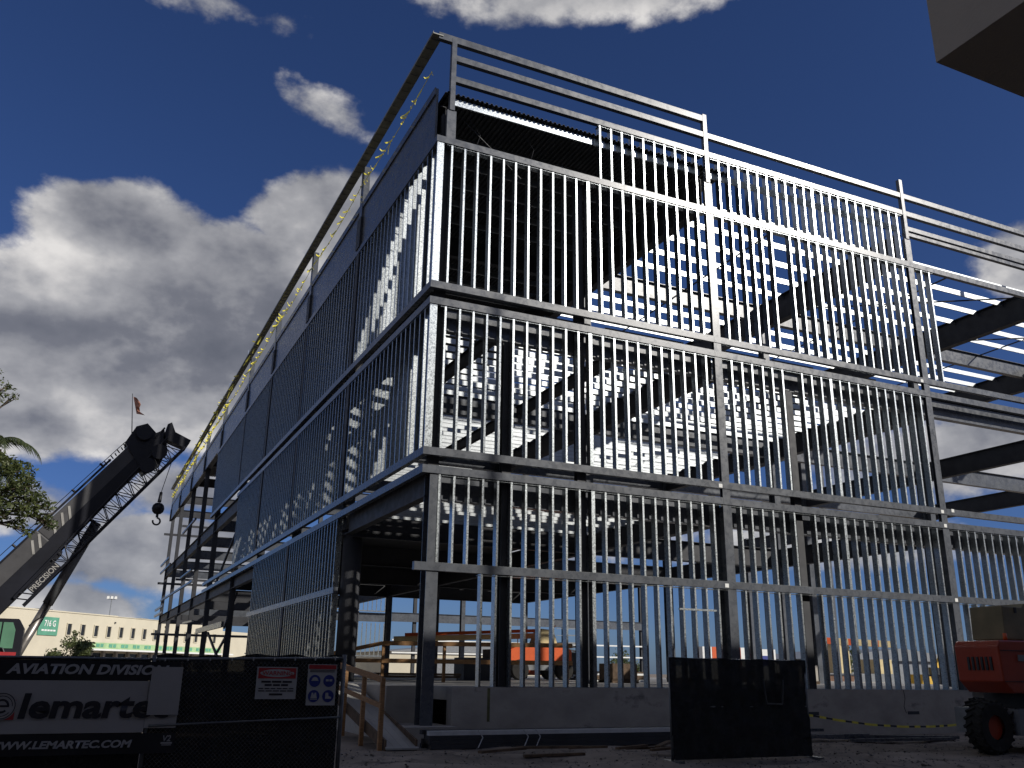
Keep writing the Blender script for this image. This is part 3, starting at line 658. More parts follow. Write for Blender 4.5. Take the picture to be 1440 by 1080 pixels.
for a, b in (((10.2, -1.6, GZ+0.06), (13.2, -1.7, GZ+0.06)), ((11.4, -2.0, GZ+0.13), (15.0, -2.3, GZ+0.06)), ((11.2, -2.3, GZ+0.05), (14.6, -2.5, GZ+0.05)), ((10.0, -2.1, GZ+0.15), (12.0, -2.0, GZ+0.15)), ((9.6, -1.2, GZ+0.24), (11.2, -1.2, GZ+0.24)), ((9.6, -1.35, GZ+0.10), (11.5, -1.3, GZ+0.10))):
    MB().bar(a, b, 0.20, 0.07).build('channel', STEEL, b2_)
PL = ['short warped board lying on the dirt beside the stud bundle', 'brown lumber offcut resting against another board by the stud bundle', 'flat splintered board half buried in the dirt', 'dark lumber offcut in the scrap heap by the gate leaf', 'long thin lath across the scrap heap by the gate leaf', 'rough block of wood in front of the scrap heap', 'tilted plank on top of the scrap heap near the gate leaf', 'broken board between the stud bundle and the scrap heap']
PP = [((0.35, -3.2), (1.5, -2.9), 0.10), ((1.4, -2.7), (2.6, -3.4), 0.14), ((1.0, -3.9), (2.3, -4.0), 0.06), ((3.5, -3.3), (4.3, -3.2), 0.12), ((3.9, -3.0), (5.4, -3.4), 0.08), ((3.9, -4.0), (4.5, -4.1), 0.14), ((4.4, -3.5), (5.2, -2.8), 0.16), ((2.7, -2.6), (3.5, -2.9), 0.09)]
for lb, ((a, b), (c, d), h) in zip(PL, PP):
    o = MB().bar((a, b, GZ+h*0.7), (c, d, GZ+h*1.0), 0.12, 0.05).build('scrap_board', OLDWOOD); tag(o, lb, 'board', 'scrap lumber on the dirt')
deb = MB(); rnd = random.Random(5)
for k in range(4200):
    x, y = rnd.uniform(-4, 18), rnd.uniform(-8, -0.1); s = rnd.uniform(0.01, 0.045)*(2.0 if rnd.random() < 0.06 else 1)
    z = GZ+hn(x, y); p = [Vector((x, y, z))+Vector((rnd.uniform(-s, s), rnd.uniform(-s, s), rnd.uniform(-s*0.3, s*0.9))) for _ in range(4)]
    deb.add(p, [(0, 1, 2), (0, 2, 3), (0, 3, 1), (1, 3, 2)])
tag(deb.build('rubble', mat('rubble_stone', (0.15, 0.135, 0.12), 0.9, 0, 0.4, 12)), 'small stones and rubble scattered over the dirt', 'rubble', kind='stuff')
tp = MB(); q = [(10.45, -1.5, -0.61), (11.57, -1.5, -0.76), (12.7, -1.5, -0.88), (13.9, -1.5, -0.947), (15.0, -1.5, -0.955), (15.8, -1.5, -0.93), (16.8, -1.5, -0.86)]
tp.cur = 0
for i, (a, b) in enumerate(zip(q, q[1:])):
    A, B2 = Vector(a), Vector(b)
    for k in range(5):
        tp.cur = k % 2 if k in (1, 3) else 0
        tp.bar(A.lerp(B2, k/5), A.lerp(B2, (k+1)/5), 0.006, 0.06 if tp.cur == 0 else 0.045)
tag(tp.build('barrier_tape', [YELLOW, YELBLK]), 'sagging yellow barrier tape strung in front of the foundation wall', 'tape')

# ------------------------------------------------------------------ boom lift by the right edge
BL = thing('boom_lift', 'red boom lift with tan boom and lugged tyres parked before the steel frame', 'boom lift')
cw = MB().prism([(10.95, -6.9, 0.30), (11.25, -6.9, 0.04), (13.9, -6.9, 0.04), (13.9, -6.9, 1.25), (11.0, -6.9, 1.22), (10.92, -6.9, 1.10)], (0, 1.2, 0)).build('counterweight', RED, BL); bevel(cw, 0.05, 3)
MB().box((10.98, -6.918, 0.985), (13.8, -6.895, 1.000)).build('seam', DARK, cw)
MB().box((11.0, -6.918, 0.30), (13.8, -6.895, 0.312)).build('seam', DARK, cw)
MB().box((11.55, -6.925, 0.76), (11.78, -6.900, 0.90)).build('plate', GREYP, cw)
bo = MB().prism([(11.75, -6.5, 1.26), (14.6, -6.5, 1.26), (14.6, -6.5, 2.16), (12.62, -6.5, 2.14), (12.5, -6.5, 2.04), (11.78, -6.5, 2.06)], (0, 0.9, 0)).build('boom', TAN, BL); bevel(bo, 0.03, 2)
MB().box((12.2, -6.53, 1.9), (12.26, -6.49, 2.03)).build('latch', DARK, bo)
for k in range(6): MB().box((10.905, -6.7+k*0.12, 0.55), (10.935, -6.64+k*0.12, 0.85)).build('vent_slat', DARK, cw)
MB().path([(11.9, -6.95, -0.1), (11.5, -6.98, -0.35), (11.2, -6.9, -0.3), (11.05, -6.8, -0.55)], 0.025, 8).build('hose', RUBBER, BL)
MB().box((11.9, -6.915, 0.5), (12.25, -6.9, 0.56)).build('decal', SIGNW, cw)
MB().tube((11.62, -6.6, 1.24), (11.62, -6.6, 1.40), 0.05, 0.045, 12).build('beacon', ORANGE, BL, True)
MB().box((12.0, -6.6, -0.30), (13.6, -5.5, 0.04)).build('turntable', DARK, BL)
MB().box((11.15, -7.0, -0.86), (15.6, -5.3, -0.30)).build('chassis', GREYP, BL); MB().tube((10.5, -6.5, -0.68), (12.6, -5.1, -0.68), 0.10, None, 10).build('axle', DARK, BL)
MB().box((10.98, -6.72, -0.72), (11.14, -6.3, -0.28)).build('tie_bracket', RED, BL)
ca = R(-90)
def wheel(c):
    ax = Vector((math.cos(ca), math.sin(ca), 0)); c = Vector(c); rr = 0.57
    w = MB(); w.lathe([(0.26, -0.19), (0.50, -0.21), (0.54, -0.18), (0.545, 0.18), (0.50, 0.21), (0.26, 0.19)], c, ax, 36)
    x = ax.cross(Vector((0, 0, 1))); nl = 20
    for i in range(nl):
        for sgn in (-1, 1):
            t = 2*math.pi*(i+(0.5 if sgn > 0 else 0))/nl; t2 = t+0.20
            a = c+(x*math.cos(t)+Vector((0, 0, 1))*math.sin(t))*0.555+ax*sgn*0.205; b = c+(x*math.cos(t2)+Vector((0, 0, 1))*math.sin(t2))*0.558+ax*sgn*0.01
            w.bar(a, b, 0.055, 0.05, (a-c).normalized())
    o = w.build('wheel', RUBBER, BL); MB().lathe([(0.0, -0.12), (0.27, -0.12), (0.27, 0.12), (0.0, 0.12)], c, ax, 24).build('rim', RED, o); return o
wheel((10.50, -6.72, -0.68)); wheel((14.6, -6.72, -0.68)); wheel((12.6, -4.9, -0.68)); wheel((15.8, -4.9, -0.68))
BL.location = (1.15, 0.7, 0)

# ------------------------------------------------------------------ lift and plant inside and beyond the frame
IL = thing('articulating_lift', 'orange and cream articulating boom lift standing on the slab inside the frame', 'boom lift')
MB().prism([(10.6, 17.6, 0.85), (13.9, 17.6, 0.85), (13.9, 17.6, 1.35), (13.4, 17.6, 1.62), (11.3, 17.6, 1.55), (10.6, 17.6, 1.3)], (0, 1.5, 0)).build('turret', ORANGE, IL)
MB().prism([(12.1, 17.7, 1.6), (13.2, 17.7, 1.6), (13.0, 17.7, 2.25), (12.4, 17.7, 2.3)], (0, 0.8, 0)).build('riser', CREAM, IL)
MB().bar((12.5, 18.1, 2.0), (6.2, 20.8, 1.75), 0.3, 0.24).build('boom', CREAM, IL)
MB().bar((12.3, 17.9, 2.22), (6.6, 20.4, 1.95), 0.22, 0.14).build('boom', ORANGE, IL)
MB().bar((12.6, 18.1, 1.6), (13.2, 18.0, 2.5), 0.12, 0.12).build('link', ORANGE, IL)
MB().box((10.9, 17.7, 0.45), (13.9, 19.0, 0.84)).build('chassis', GREYP, IL)
for x in (11.2, 13.5):
    for y in (17.65, 19.1): MB().lathe([(0, -0.15), (0.40, -0.15), (0.45, -0.1), (0.45, 0.1), (0.40, 0.15), (0, 0.15)], (x, y, 0.46), (0, 1, 0), 20).build('wheel', RUBBER, IL)
SC = thing('material_crates', 'dark stacked pallet of materials on the slab between the columns', 'pallet stack')
for k, (a, b, c, d, h) in enumerate(((7.2, 14.5, 9.2, 15.6, 0.9), (8.4, 14.6, 9.0, 15.4, 1.25))): MB().box((a, b, 0.01+0.0*k), (c, d, h)).build('crate', DARK if k == 0 else OLDWOOD, SC)
LBL = ['low stack of lumber on the slab beside the guard rail', 'flat pile of boards on the slab behind the front studs', 'stack of pale sheet material on the slab near a column', 'mixed heap of boards on the far side of the slab']
for lb, (u, v, l, w, n) in zip(LBL, ((3.2, 13.5, 3.4, 0.9, 3), (13.0, 14.5, 3.0, 1.2, 4), (15.5, 9.0, 2.4, 1.2, 2), (16.8, 22.0, 4.0, 1.5, 5))):
    t_ = thing('lumber_stack', lb, 'lumber stack', 'stacks of building material on the slab')
    for k in range(n):
        for j in range(4):
            MB().box((u+random.uniform(-0.12, 0.12), v+j*w/4, 0.01+k*0.09), (u+l+random.uniform(-0.15, 0.15), v+(j+0.92)*w/4, 0.01+k*0.09+0.08)).build('board', OLDWOOD if (k+j) % 3 else WHITEP, t_)
def excavator(name, label, c, s, m_):
    t_ = thing(name, label, 'excavator'); x, y, z = c
    MB().box((x-1.6*s, y-0.9*s, GZ), (x+1.6*s, y-0.3*s, GZ+0.8*s)).build('track', DARK, t_); MB().box((x-1.6*s, y+0.3*s, GZ), (x+1.6*s, y+0.9*s, GZ+0.8*s)).build('track', DARK, t_)
    MB().prism([(x-1.7*s, y-0.9*s, GZ+0.85*s), (x+0.4*s, y-0.9*s, GZ+0.85*s), (x+0.4*s, y-0.9*s, GZ+1.7*s), (x-1.4*s, y-0.9*s, GZ+1.9*s)], (0, 1.8*s, 0)).build('body', m_, t_)
    MB().prism([(x+0.42*s, y-0.9*s, GZ+0.85*s), (x+1.4*s, y-0.9*s, GZ+0.85*s), (x+1.2*s, y-0.9*s, GZ+2.5*s), (x+0.42*s, y-0.9*s, GZ+2.6*s)], (0, 0.9*s, 0)).build('cab', GLASSD, t_)
    MB().bar((x+1.0*s, y+0.4*s, GZ+1.4*s), (x+2.8*s, y+0.4*s, GZ+3.6*s), 0.3*s, 0.4*s).build('boom', m_, t_); MB().bar((x+2.7*s, y+0.4*s, GZ+3.6*s), (x+4.3*s, y+0.4*s, GZ+1.6*s), 0.25*s, 0.3*s).build('arm', m_, t_)
    MB().prism([(x+4.0*s, y, GZ+1.6*s), (x+4.7*s, y, GZ+1.5*s), (x+4.5*s, y, GZ+0.7*s), (x+3.9*s, y, GZ+0.9*s)], (0, 0.8*s, 0)).build('bucket', DARK, t_)
def scissor(label, x, y, h, m_, z0=0.0):
    t_ = thing('scissor_lift', label, 'scissor lift')
    MB().box((x-1.2, y-0.55, z0+0.2), (x+1.2, y+0.55, z0+0.75)).build('chassis', m_, t_)
    for k in range(5):
        za, zb = z0+0.78+k*(h-1.0)/5, z0+0.78+(k+1)*(h-1.0)/5
        for sg in (-1, 1): MB().bar((x-1.0*sg, y-0.4, za), (x+1.0*sg, y-0.4, zb), 0.06, 0.09).build('scissor_arm', DARK, t_)
    MB().box((x-1.25, y-0.6, z0+h-0.2), (x+1.25, y+0.6, z0+h-0.08)).build('platform', m_, t_)
    for z in (0.45, 0.95):
        for yy in (-0.58, 0.58): MB().bar((x-1.22, y+yy, z0+h+z), (x+1.22, y+yy, z0+h+z), 0.04, 0.04).build('rail', m_, t_)
    for xx in (-1.2, 0, 1.2): MB().bar((x+xx, y-0.58, z0+h-0.08), (x+xx, y-0.58, z0+h+0.95), 0.04, 0.04).build('rail_post', m_, t_)
    for xx in (-0.8, 0.8): MB().lathe([(0, -0.1), (0.22, -0.1), (0.22, 0.1), (0, 0.1)], (x+xx, y-0.55, z0+0.22), (0, 1, 0), 16).build('wheel', RUBBER, t_)
scissor('lowered orange scissor lift on the slab behind the middle front column', 16.5, 27.0, 1.3, ORANGE)
scissor('blue grey scissor lift half raised deep inside the frame', 27.0, 41.0, 2.6, GREYP)
def dumpster(label, x, y, l, m_, z0):
    t_ = thing('dumpster', label, 'dumpster')
    MB().prism([(x, y, z0+0.15), (x+l, y, z0+0.15), (x+l+0.5, y, z0+1.7), (x-0.5, y, z0+1.7)], (0, 2.2, 0)).build('bin', m_, t_)
    for k in range(6): MB().box((x+l*k/5-0.05, y-0.08, z0+0.2), (x+l*k/5+0.05, y-0.002, z0+1.68)).build('rib', m_, t_)
    MB().box((x-0.55, y-0.1, z0+1.705), (x+l+0.55, y+2.3, z0+1.8)).build('rim', DARK, t_)
dumpster('long dark rusty dumpster standing beyond the slab', 47.5, 40.0, 6.0, mat('rusty_bin', (0.16, 0.085, 0.05), 0.8, 0, 0.3, 2), GZ)
dumpster('dark grey dumpster beyond the right end of the frame', 50.0, 26.0, 5.5, GREYP, GZ)
PLB = ['wrapped pale pallet load on the slab near the second column row', 'pallet of brown boxes on the slab behind the double studs', 'tall dark pallet load beside the orange scissor lift', 'low pale pallet load near the far slab edge', 'pallet of grey blocks behind the second front bay']
for lb, (x, y, h, m_) in zip(PLB, ((19.8, 15.5, 0.9, WHITEP), (11.8, 10.5, 0.6, OLDWOOD), (20.2, 28.5, 1.4, DARK), (30.5, 33.0, 0.8, WHITEP), (22.5, 12.0, 0.7, CONC))):
    t_ = thing('pallet_load', lb, 'pallet', 'pallets on the slab')
    for k in range(3): MB().box((x, y+k*0.5, 0.006), (x+1.2, y+0.1+k*0.5, 0.10)).build('runner', OLDWOOD, t_)
    MB().box((x-0.02, y-0.02, 0.102), (x+1.22, y+1.14, 0.13)).build('deck_board', OLDWOOD, t_)
    q_ = MB().box((x+0.03, y+0.03, 0.132), (x+1.17, y+1.08, 0.13+h)).build('load', m_, t_); bevel(q_, 0.03, 2)
YEL = mat('plant_yellow', (0.65, 0.40, 0.04), 0.5, 0, 0.15, 2)
excavator('excavator', 'yellow excavator parked far beyond the steel frame', (70, 46.5, 0), 1.0, YEL)
TC = thing('truck_crane', 'cream and orange truck crane with a level boom far beyond the studs', 'crane')
MB().box((59, 49, GZ+0.9), (68, 51.5, GZ+1.9)).build('carrier', GREYP, TC); MB().box((66.4, 49, GZ+1.92), (68.2, 51.5, GZ+3.3)).build('cab', CREAM, TC)
for k in range(9): MB().bar((60.6+k*0.72, 50.2-k*0.29, 3.75-k*0.03), (61.32+k*0.72, 49.91-k*0.29, 3.72-k*0.03), 0.6, 0.62).build('boom_section', CREAM if k % 3 else ORANGE, TC)
MB().box((61, 49.4, GZ+1.92), (63, 51, 3.4)).build('turret', CREAM, TC)
for x in (60, 61.6, 65, 66.6): MB().lathe([(0, -0.2), (0.5, -0.2), (0.5, 0.2), (0, 0.2)], (x, 49.0, GZ+0.5), (0, 1, 0), 18).build('wheel', RUBBER, TC)
SV = thing('striped_barrier_trailer', 'orange and white striped trailer beyond the gate leaf and studs', 'trailer')
for k in range(6): MB().box((50+k*1.2, 56, GZ+2.4+0.0), (51.15+k*1.2, 57.2, GZ+4.3)).build('panel', ORANGE if k % 2 else WHITEP, SV)
MB().box((49.6, 55.9, GZ+0.6), (57.4, 57.3, GZ+2.35)).build('bed', DARK, SV)
for x in (51, 56): MB().lathe([(0, -0.2), (0.5, -0.2), (0.5, 0.2), (0, 0.2)], (x, 55.8, GZ+0.5), (0, 1, 0), 18).build('wheel', RUBBER, SV)
BT = thing('box_truck', 'white box truck with a blue panel parked beyond the studs', 'truck')
MB().box((60.5, 62, GZ+0.9), (64.5, 64, GZ+4.4)).build('cargo_box', WHITEP, BT); MB().box((61.0, 61.97, GZ+2.6), (63.6, 61.995, GZ+3.7)).build('panel', BLUEINK, BT); MB().box((64.6, 62, GZ+0.7), (66.4, 64, GZ+2.9)).build('cab', WHITEP, BT)
for x in (61.5, 65.4): MB().lathe([(0, -0.2), (0.48, -0.2), (0.48, 0.2), (0, 0.2)], (x, 62.0, GZ+0.48), (0, 1, 0), 18).build('wheel', RUBBER, BT)

# ------------------------------------------------------------------ mobile crane on the left
CR = thing('mobile_crane', 'dark telescopic mobile crane with lattice jib raised beside the unfinished bays', 'crane')
bd = Vector((0.598, 0, 0.801)); bn = Vector((0.801, 0, -0.598)); BP = Vector((-9.58, 9.0, 3.13))
def bp(s, p, w=0.0): return BP+bd*s+bn*p+Vector((0, w, 0))
def bbox(name, s0, s1, p0, p1, w0, w1, m_, parent=CR): return MB().prism([bp(s0, p0, w0), bp(s1, p0, w0), bp(s1, p1, w0), bp(s0, p1, w0)], (0, w1-w0, 0)).build(name, m_, parent)
b0 = bbox('boom_section', -4.5, 1.3, 0.0, 0.98, 0.0, 0.85, CRANEGREY); bevel(b0, 0.04, 2)
bbox('boom_lower_plate', -4.5, 1.3, 0.48, 1.0, -0.03, -0.003, CRANEBLK)
b1x = bbox('boom_section', 1.302, 5.0, 0.04, 0.80, 0.05, 0.80, CRANEGREY); bevel(b1x, 0.03, 2)
bbox('boom_lower_plate', 1.302, 5.0, 0.44, 0.82, 0.02, 0.046, CRANEBLK)
bbox('top_rail', -4.4, 4.2, -0.06, -0.005, 0.1, 0.2, CRANEBLK)
for s in (0.75, 1.0, 1.55, 1.85, 2.12): MB().bar(bp(s, 0.46, -0.006 if s < 1.2 else 0.04), bp(s+0.26, 0.14, -0.006 if s < 1.2 else 0.04), 0.07, 0.012, (0, 1, 0)).build('chevron', CRANEWHITE, CR)
for s in (-0.6, 0.6, 1.7, 2.8, 3.9): MB().tube(bp(s, -0.02, 0.15), bp(s, -0.17, 0.15), 0.035, None, 8).build('rope_guide', CRANEBLK, CR)
hd = MB().prism([bp(4.85, -0.10), bp(5.45, -0.22), bp(5.75, -0.05), bp(5.70, 0.35), bp(5.95, 0.45), bp(5.55, 0.95), bp(5.1, 1.12), bp(4.5, 0.95)], (0, 0.8, 0)).build('boom_head', CRANEBLK, CR)
for s, p in ((5.45, 0.1), (5.3, 0.85), (4.75, 0.9)): MB().lathe([(0, -0.05), (0.24, -0.05), (0.20, 0), (0.24, 0.05), (0, 0.05)], bp(s, p, -0.07), (0, 1, 0), 18).build('sheave', CRANEBLK, hd)
for k in range(9):
    s = 3.9+k*0.13; MB().tube(bp(s, -0.01, 0.3), bp(s+0.03, -0.10-0.05*(k % 2), 0.3), 0.02, None, 6).build('fitting', CRANEBLK, hd)
# lattice jib folded under the boom
for w in (-0.08, 0.42):
    MB().tube(bp(-0.45, 1.30, w), bp(5.95, 1.30, w), 0.035, None, 8).build('jib_chord', CRANEBLK, CR)
    MB().tube(bp(-0.45, 0.96, w), bp(5.80, 0.71, w), 0.030, None, 8).build('jib_chord', CRANEBLK, CR)
lc = MB(); s = 0.95; k = 0
while s < 5.7:
    for w in (-0.08, 0.42):
        a, b = (1.30, 0.94-0.04*s) if k % 2 else (0.94-0.04*s, 1.30)
        lc.tube(bp(s, a, w), bp(s+0.26, b, w), 0.016, None, 6); lc.tube(bp(s, 1.30, w), bp(s, 0.94-0.04*s, w), 0.012, None, 6)
    lc.tube(bp(s, 1.30, -0.08), bp(s+0.26, 1.30, 0.42), 0.014, None, 6); s += 0.26; k += 1
for s0 in (-0.45, -0.25): lc.tube(bp(s0, 0.98, -0.08), bp(s0+0.2, 1.3, -0.08), 0.02, None, 6)
tag(lc.build('jib_lacing', CRANEBLK, CR), kind='stuff')
bbox('name_panel', -0.05, 0.95, 1.02, 1.27, -0.13, -0.115, CRANEBLK)
text('lettering', 'PRECISION', CRANEWHITE, 0.95, 0.16, bp(-0.02, 1.24, -0.134), CR, tuple(bd), tuple(-bn), bold=0.015)
MB().prism([bp(5.72, 0.62), bp(6.15, 0.40), bp(6.28, 0.45), bp(6.12, 0.75), bp(6.25, 1.28), bp(5.95, 1.34)], (0, 0.5, 0)).build('jib_head', CRANEBLK, CR)
MB().path([bp(5.55, 0.45), bp(6.0, 0.42)], 0.03, 6).build('jib_stay', CRANEBLK, CR)
MB().tube((-7.22, 9.65, 4.60), (-8.20, 9.65, 2.10), 0.15, None, 18).build('lift_cylinder', GREYP, CR, True)
MB().tube((-8.20, 9.65, 2.10), (-9.2, 9.65, -0.45), 0.125, None, 18).build('cylinder_rod', CHROME, CR, True)
MB().path([(-8.15, 9.48, 2.2), (-8.25, 9.44, 1.75), (-8.5, 9.48, 1.55), (-8.58, 9.44, 1.45)], 0.022, 6).build('hose', RUBBER, CR)
MB().tube(bp(-4.4, -0.25, 0.15), bp(4.9, -0.12, 0.15), 0.012, None, 6).build('hoist_rope', CRANEBLK, CR)
MB().tube(bp(5.42, 1.30, 0.1), (-5.50, 9.1, 5.62), 0.012, None, 6).build('hoist_rope', CRANEBLK, CR)
MB().tube((-5.50, 9.1, 5.62), (-5.52, 9.1, 5.30), 0.045, 0.06, 10).build('rope_socket', CRANEBLK, CR)
MB().lathe([(0.0, 0.19), (0.10, 0.165), (0.165, 0.10), (0.19, 0), (0.165, -0.10), (0.10, -0.165), (0, -0.19)], (-5.53, 9.1, 5.10), (0, 0, 1), 20).build('headache_ball', CRANEBLK, CR, True)
hk = MB(); hk.path([(-5.53, 9.1, 4.93), (-5.53, 9.1, 4.82)], 0.04, 8)
hk.path([(-5.53+0.11*math.sin(t*0.45)*1.0, 9.1, 4.70+0.11*math.cos(t*0.45)) for t in range(0, 12)], 0.028, 8); hk.build('hook', CRANEBLK, CR)
# cab, carrier
MB().prism([(-10.4, 8.5, 0.45), (-8.66, 8.5, 0.45), (-8.66, 8.5, 1.35), (-8.82, 8.5, 1.60), (-10.4, 8.5, 1.60)], (0, 0.8, 0)).build('cab', CRANEBLK, CR)
MB().prism([(-9.75, 8.48, 0.74), (-9.22, 8.48, 0.74), (-9.22, 8.48, 1.50), (-9.75, 8.48, 1.50)], (0, 0.015, 0)).build('cab_window', CABGREEN, CR)
MB().prism([(-9.18, 8.48, 0.80), (-8.86, 8.48, 0.80), (-8.86, 8.48, 1.30), (-8.95, 8.48, 1.50), (-9.18, 8.48, 1.50)], (0, 0.015, 0)).build('cab_window', CABGREEN, CR)
MB().box((-10.4, 8.44, 0.50), (-8.75, 8.48, 0.70)).build('cab_stripe', REDINK, CR)
MB().path([(-9.3, 8.46, 0.70), (-9.22, 8.46, 0.82), (-9.1, 8.46, 0.80), (-9.05, 8.46, 0.70)], 0.02, 6).build('grab_rail', CRANEBLK, CR)
MB().box((-15, 8.4, -0.55), (-8.0, 10.6, 0.40)).build('carrier', CRANEBLK, CR)
for x in (-13.6, -9.4):
    for y in (8.5, 10.5): MB().lathe([(0, -0.25), (0.55, -0.25), (0.62, -0.15), (0.62, 0.15), (0.55, 0.25), (0, 0.25)], (x, y, GZ+0.62), (0, 1, 0), 24).build('wheel', RUBBER, CR)
fm = MB(); fm.tube(bp(5.15, -0.1, 0.3), (-6.75, 9.3, 8.76), 0.018, 0.010, 6); fm.build('flag_whip', CRANEBLK, CR)
fl_ = MB(); cs = []
for i in range(6):
    z = 8.66-i*0.11; x = -6.71+0.033*i; w = 0.14+0.04*i
    cs += [(x, 9.3, z), (x+w*(0.7+0.3*math.sin(i*1.3)), 9.3+0.06*math.sin(i*1.9), z-0.02), (x+0.003, 9.305, z), (x+w*(0.7+0.3*math.sin(i*1.3)), 9.306+0.06*math.sin(i*1.9), z-0.02)]
for i in range(5): a = i*4; fl_.f += [(a, a+1, a+5, a+4), (a+2, a+6, a+7, a+3)]; fl_.mi += [0, 0]
fl_.v = cs; fl_.build('flag', FLAG, CR)

# ------------------------------------------------------------------ trees on the left
def leaves(mb, c, rad, n, size, rnd, droop=0.3):
    for _ in range(n):
        while True:
            p = Vector((rnd.uniform(-1, 1), rnd.uniform(-1, 1), rnd.uniform(-1, 1)))
            if p.length < 1: break
        p = c+Vector((p.x*rad[0], p.y*rad[1], p.z*rad[2])); d = Vector((rnd.gauss(0, 1), rnd.gauss(0, 1), rnd.gauss(-droop, 0.7))).normalized()
        s = d.cross(Vector((rnd.gauss(0, 1), rnd.gauss(0, 1), rnd.gauss(0, 1)))).normalized(); L = size*rnd.uniform(0.6, 1.4); w = L*0.23
        mb.add([p, p+d*L*0.5+s*w, p+d*L, p+d*L*0.5-s*w], [(0, 1, 2, 3)])
def broadleaf(name, label, base, height, clumps, size, seed, group=None, matl=LEAF):
    rnd = random.Random(seed); t_ = thing(name, label, 'tree', group); b = Vector(base)
    tk = MB(); top = b+Vector((0, 0, height)); prev = b
    for i in range(1, 7):
        q = b.lerp(top, i/6)+Vector((rnd.uniform(-.1, .1), rnd.uniform(-.1, .1), 0))*height*0.15; tk.tube(prev, q, height*0.035*(1.1-(i-1)/7), height*0.035*(1.1-i/7), 9); prev = q
    cr_ = MB()
    for (c, rad, n) in clumps:
        c = Vector(c); s0 = b.lerp(top, rnd.uniform(0.6, 1.0)); mid = s0.lerp(c, 0.5)+Vector((0, 0, 0.15*height*rnd.random()))
        tk.tube(s0, mid, height*0.012, height*0.008, 6); tk.tube(mid, c, height*0.008, height*0.003, 6)
        for _ in range(5):
            e = c+Vector((rnd.uniform(-1, 1)*rad[0], rnd.uniform(-1, 1)*rad[1], rnd.uniform(-1, 1)*rad[2])); tk.tube(mid.lerp(c, 0.8), e, height*0.003, height*0.001, 4)
        leaves(cr_, c, rad, n, size, rnd)
    tk.build('trunk', BARK, t_, True); cr_.build('crown', matl, t_); return t_
ra = Vector((0.9, -0.43, 0)); ub = Vector((-0.14, -0.27, 0.95)); tb = Vector((-9.50, 3.88, 4.70)); K = 0.0174
def tpx(x, y, dep=0.0): return tb+ra*(x*K)+ub*((670-y)*K)+Vector((0.2, 1, 0))*dep
rnd = random.Random(11); cl_ = []
for x, y, r_, n in ((-35, 640, 26, 420), (-5, 648, 24, 420), (18, 655, 22, 380), (32, 678, 18, 280), (50, 697, 15, 190), (64, 706, 9, 70), (40, 715, 16, 230), (15, 690, 24, 420), (-12, 690, 26, 420), (-45, 690, 28, 400), (5, 718, 20, 280), (-25, 722, 22, 280), (28, 735, 12, 110), (58, 722, 12, 120), (68, 733, 8, 50), (42, 746, 8, 40), (0, 532, 9, 40), (10, 546, 7, 30), (-16, 520, 16, 120), (-8, 552, 12, 60), (-70, 660, 40, 500), (-60, 590, 34, 350), (-40, 540, 30, 260)):
    cl_.append((tpx(x, y, rnd.uniform(-0.4, 0.5)), (r_*K, r_*K*1.4, r_*K*0.8), n))
broadleaf('broadleaf_tree', 'olive green broadleaf tree reaching over the crane boom', (-12.2, 5.0, GZ), 5.6, cl_, 0.11, 21)
def palm(name, label, base, height, fl, nf, seed, group=None, lean=0.0):
    rnd = random.Random(seed); t_ = thing(name, label, 'palm tree', group); b = Vector(base); tk = MB(); prev = b; top = b+Vector((lean, 0, height))
    for i in range(1, 9):
        q = b.lerp(top, i/8)+Vector((0.02*height*math.sin(i), 0, 0)); tk.tube(prev, q, height*0.028*(1.25-i/20), height*0.028*(1.25-(i+1)/20), 10); prev = q
    tk.build('trunk', BARK, t_, True)
    for k in range(nf):
        az = 2*math.pi*k/nf+rnd.uniform(-.2, .2); e0 = rnd.uniform(-0.1, 1.15); L = fl*rnd.uniform(0.85, 1.1); fm_ = MB(); p = Vector(top); h = Vector((math.cos(az), math.sin(az), 0)); el_ = e0; seg = 12
        for i in range(seg):
            d = h*math.cos(el_)+Vector((0, 0, 1))*math.sin(el_); q = p+d*L/seg; fm_.tube(p, q, 0.012*fl*(1-i/seg)+0.003, 0.012*fl*(1-(i+1)/seg)+0.003, 5)
            sd_ = d.cross(Vector((0, 0, 1))).normalized(); ll = L*0.30*math.sin(math.pi*(0.12+0.86*(i+0.5)/seg))
            for sg in (-1, 1):
                for j in range(3):
                    o = p.lerp(q, (j+0.5)/3); e = o+(sd_*sg*0.75+d*0.55+Vector((0, 0, -0.38-0.25*rnd.random()))).normalized()*ll*rnd.uniform(0.85, 1.1); w = d*0.014*fl
                    fm_.add([o-w, o+w, e], [(0, 1, 2)])
            p = q; el_ -= (0.17+0.05*rnd.random())
        fm_.build('frond', PALMLEAF, t_)
    return t_
palm('palm_tree', 'palm with drooping fronds rising behind the olive green tree', (-10.42, 9.2, GZ), 7.75, 1.75, 19, 5)

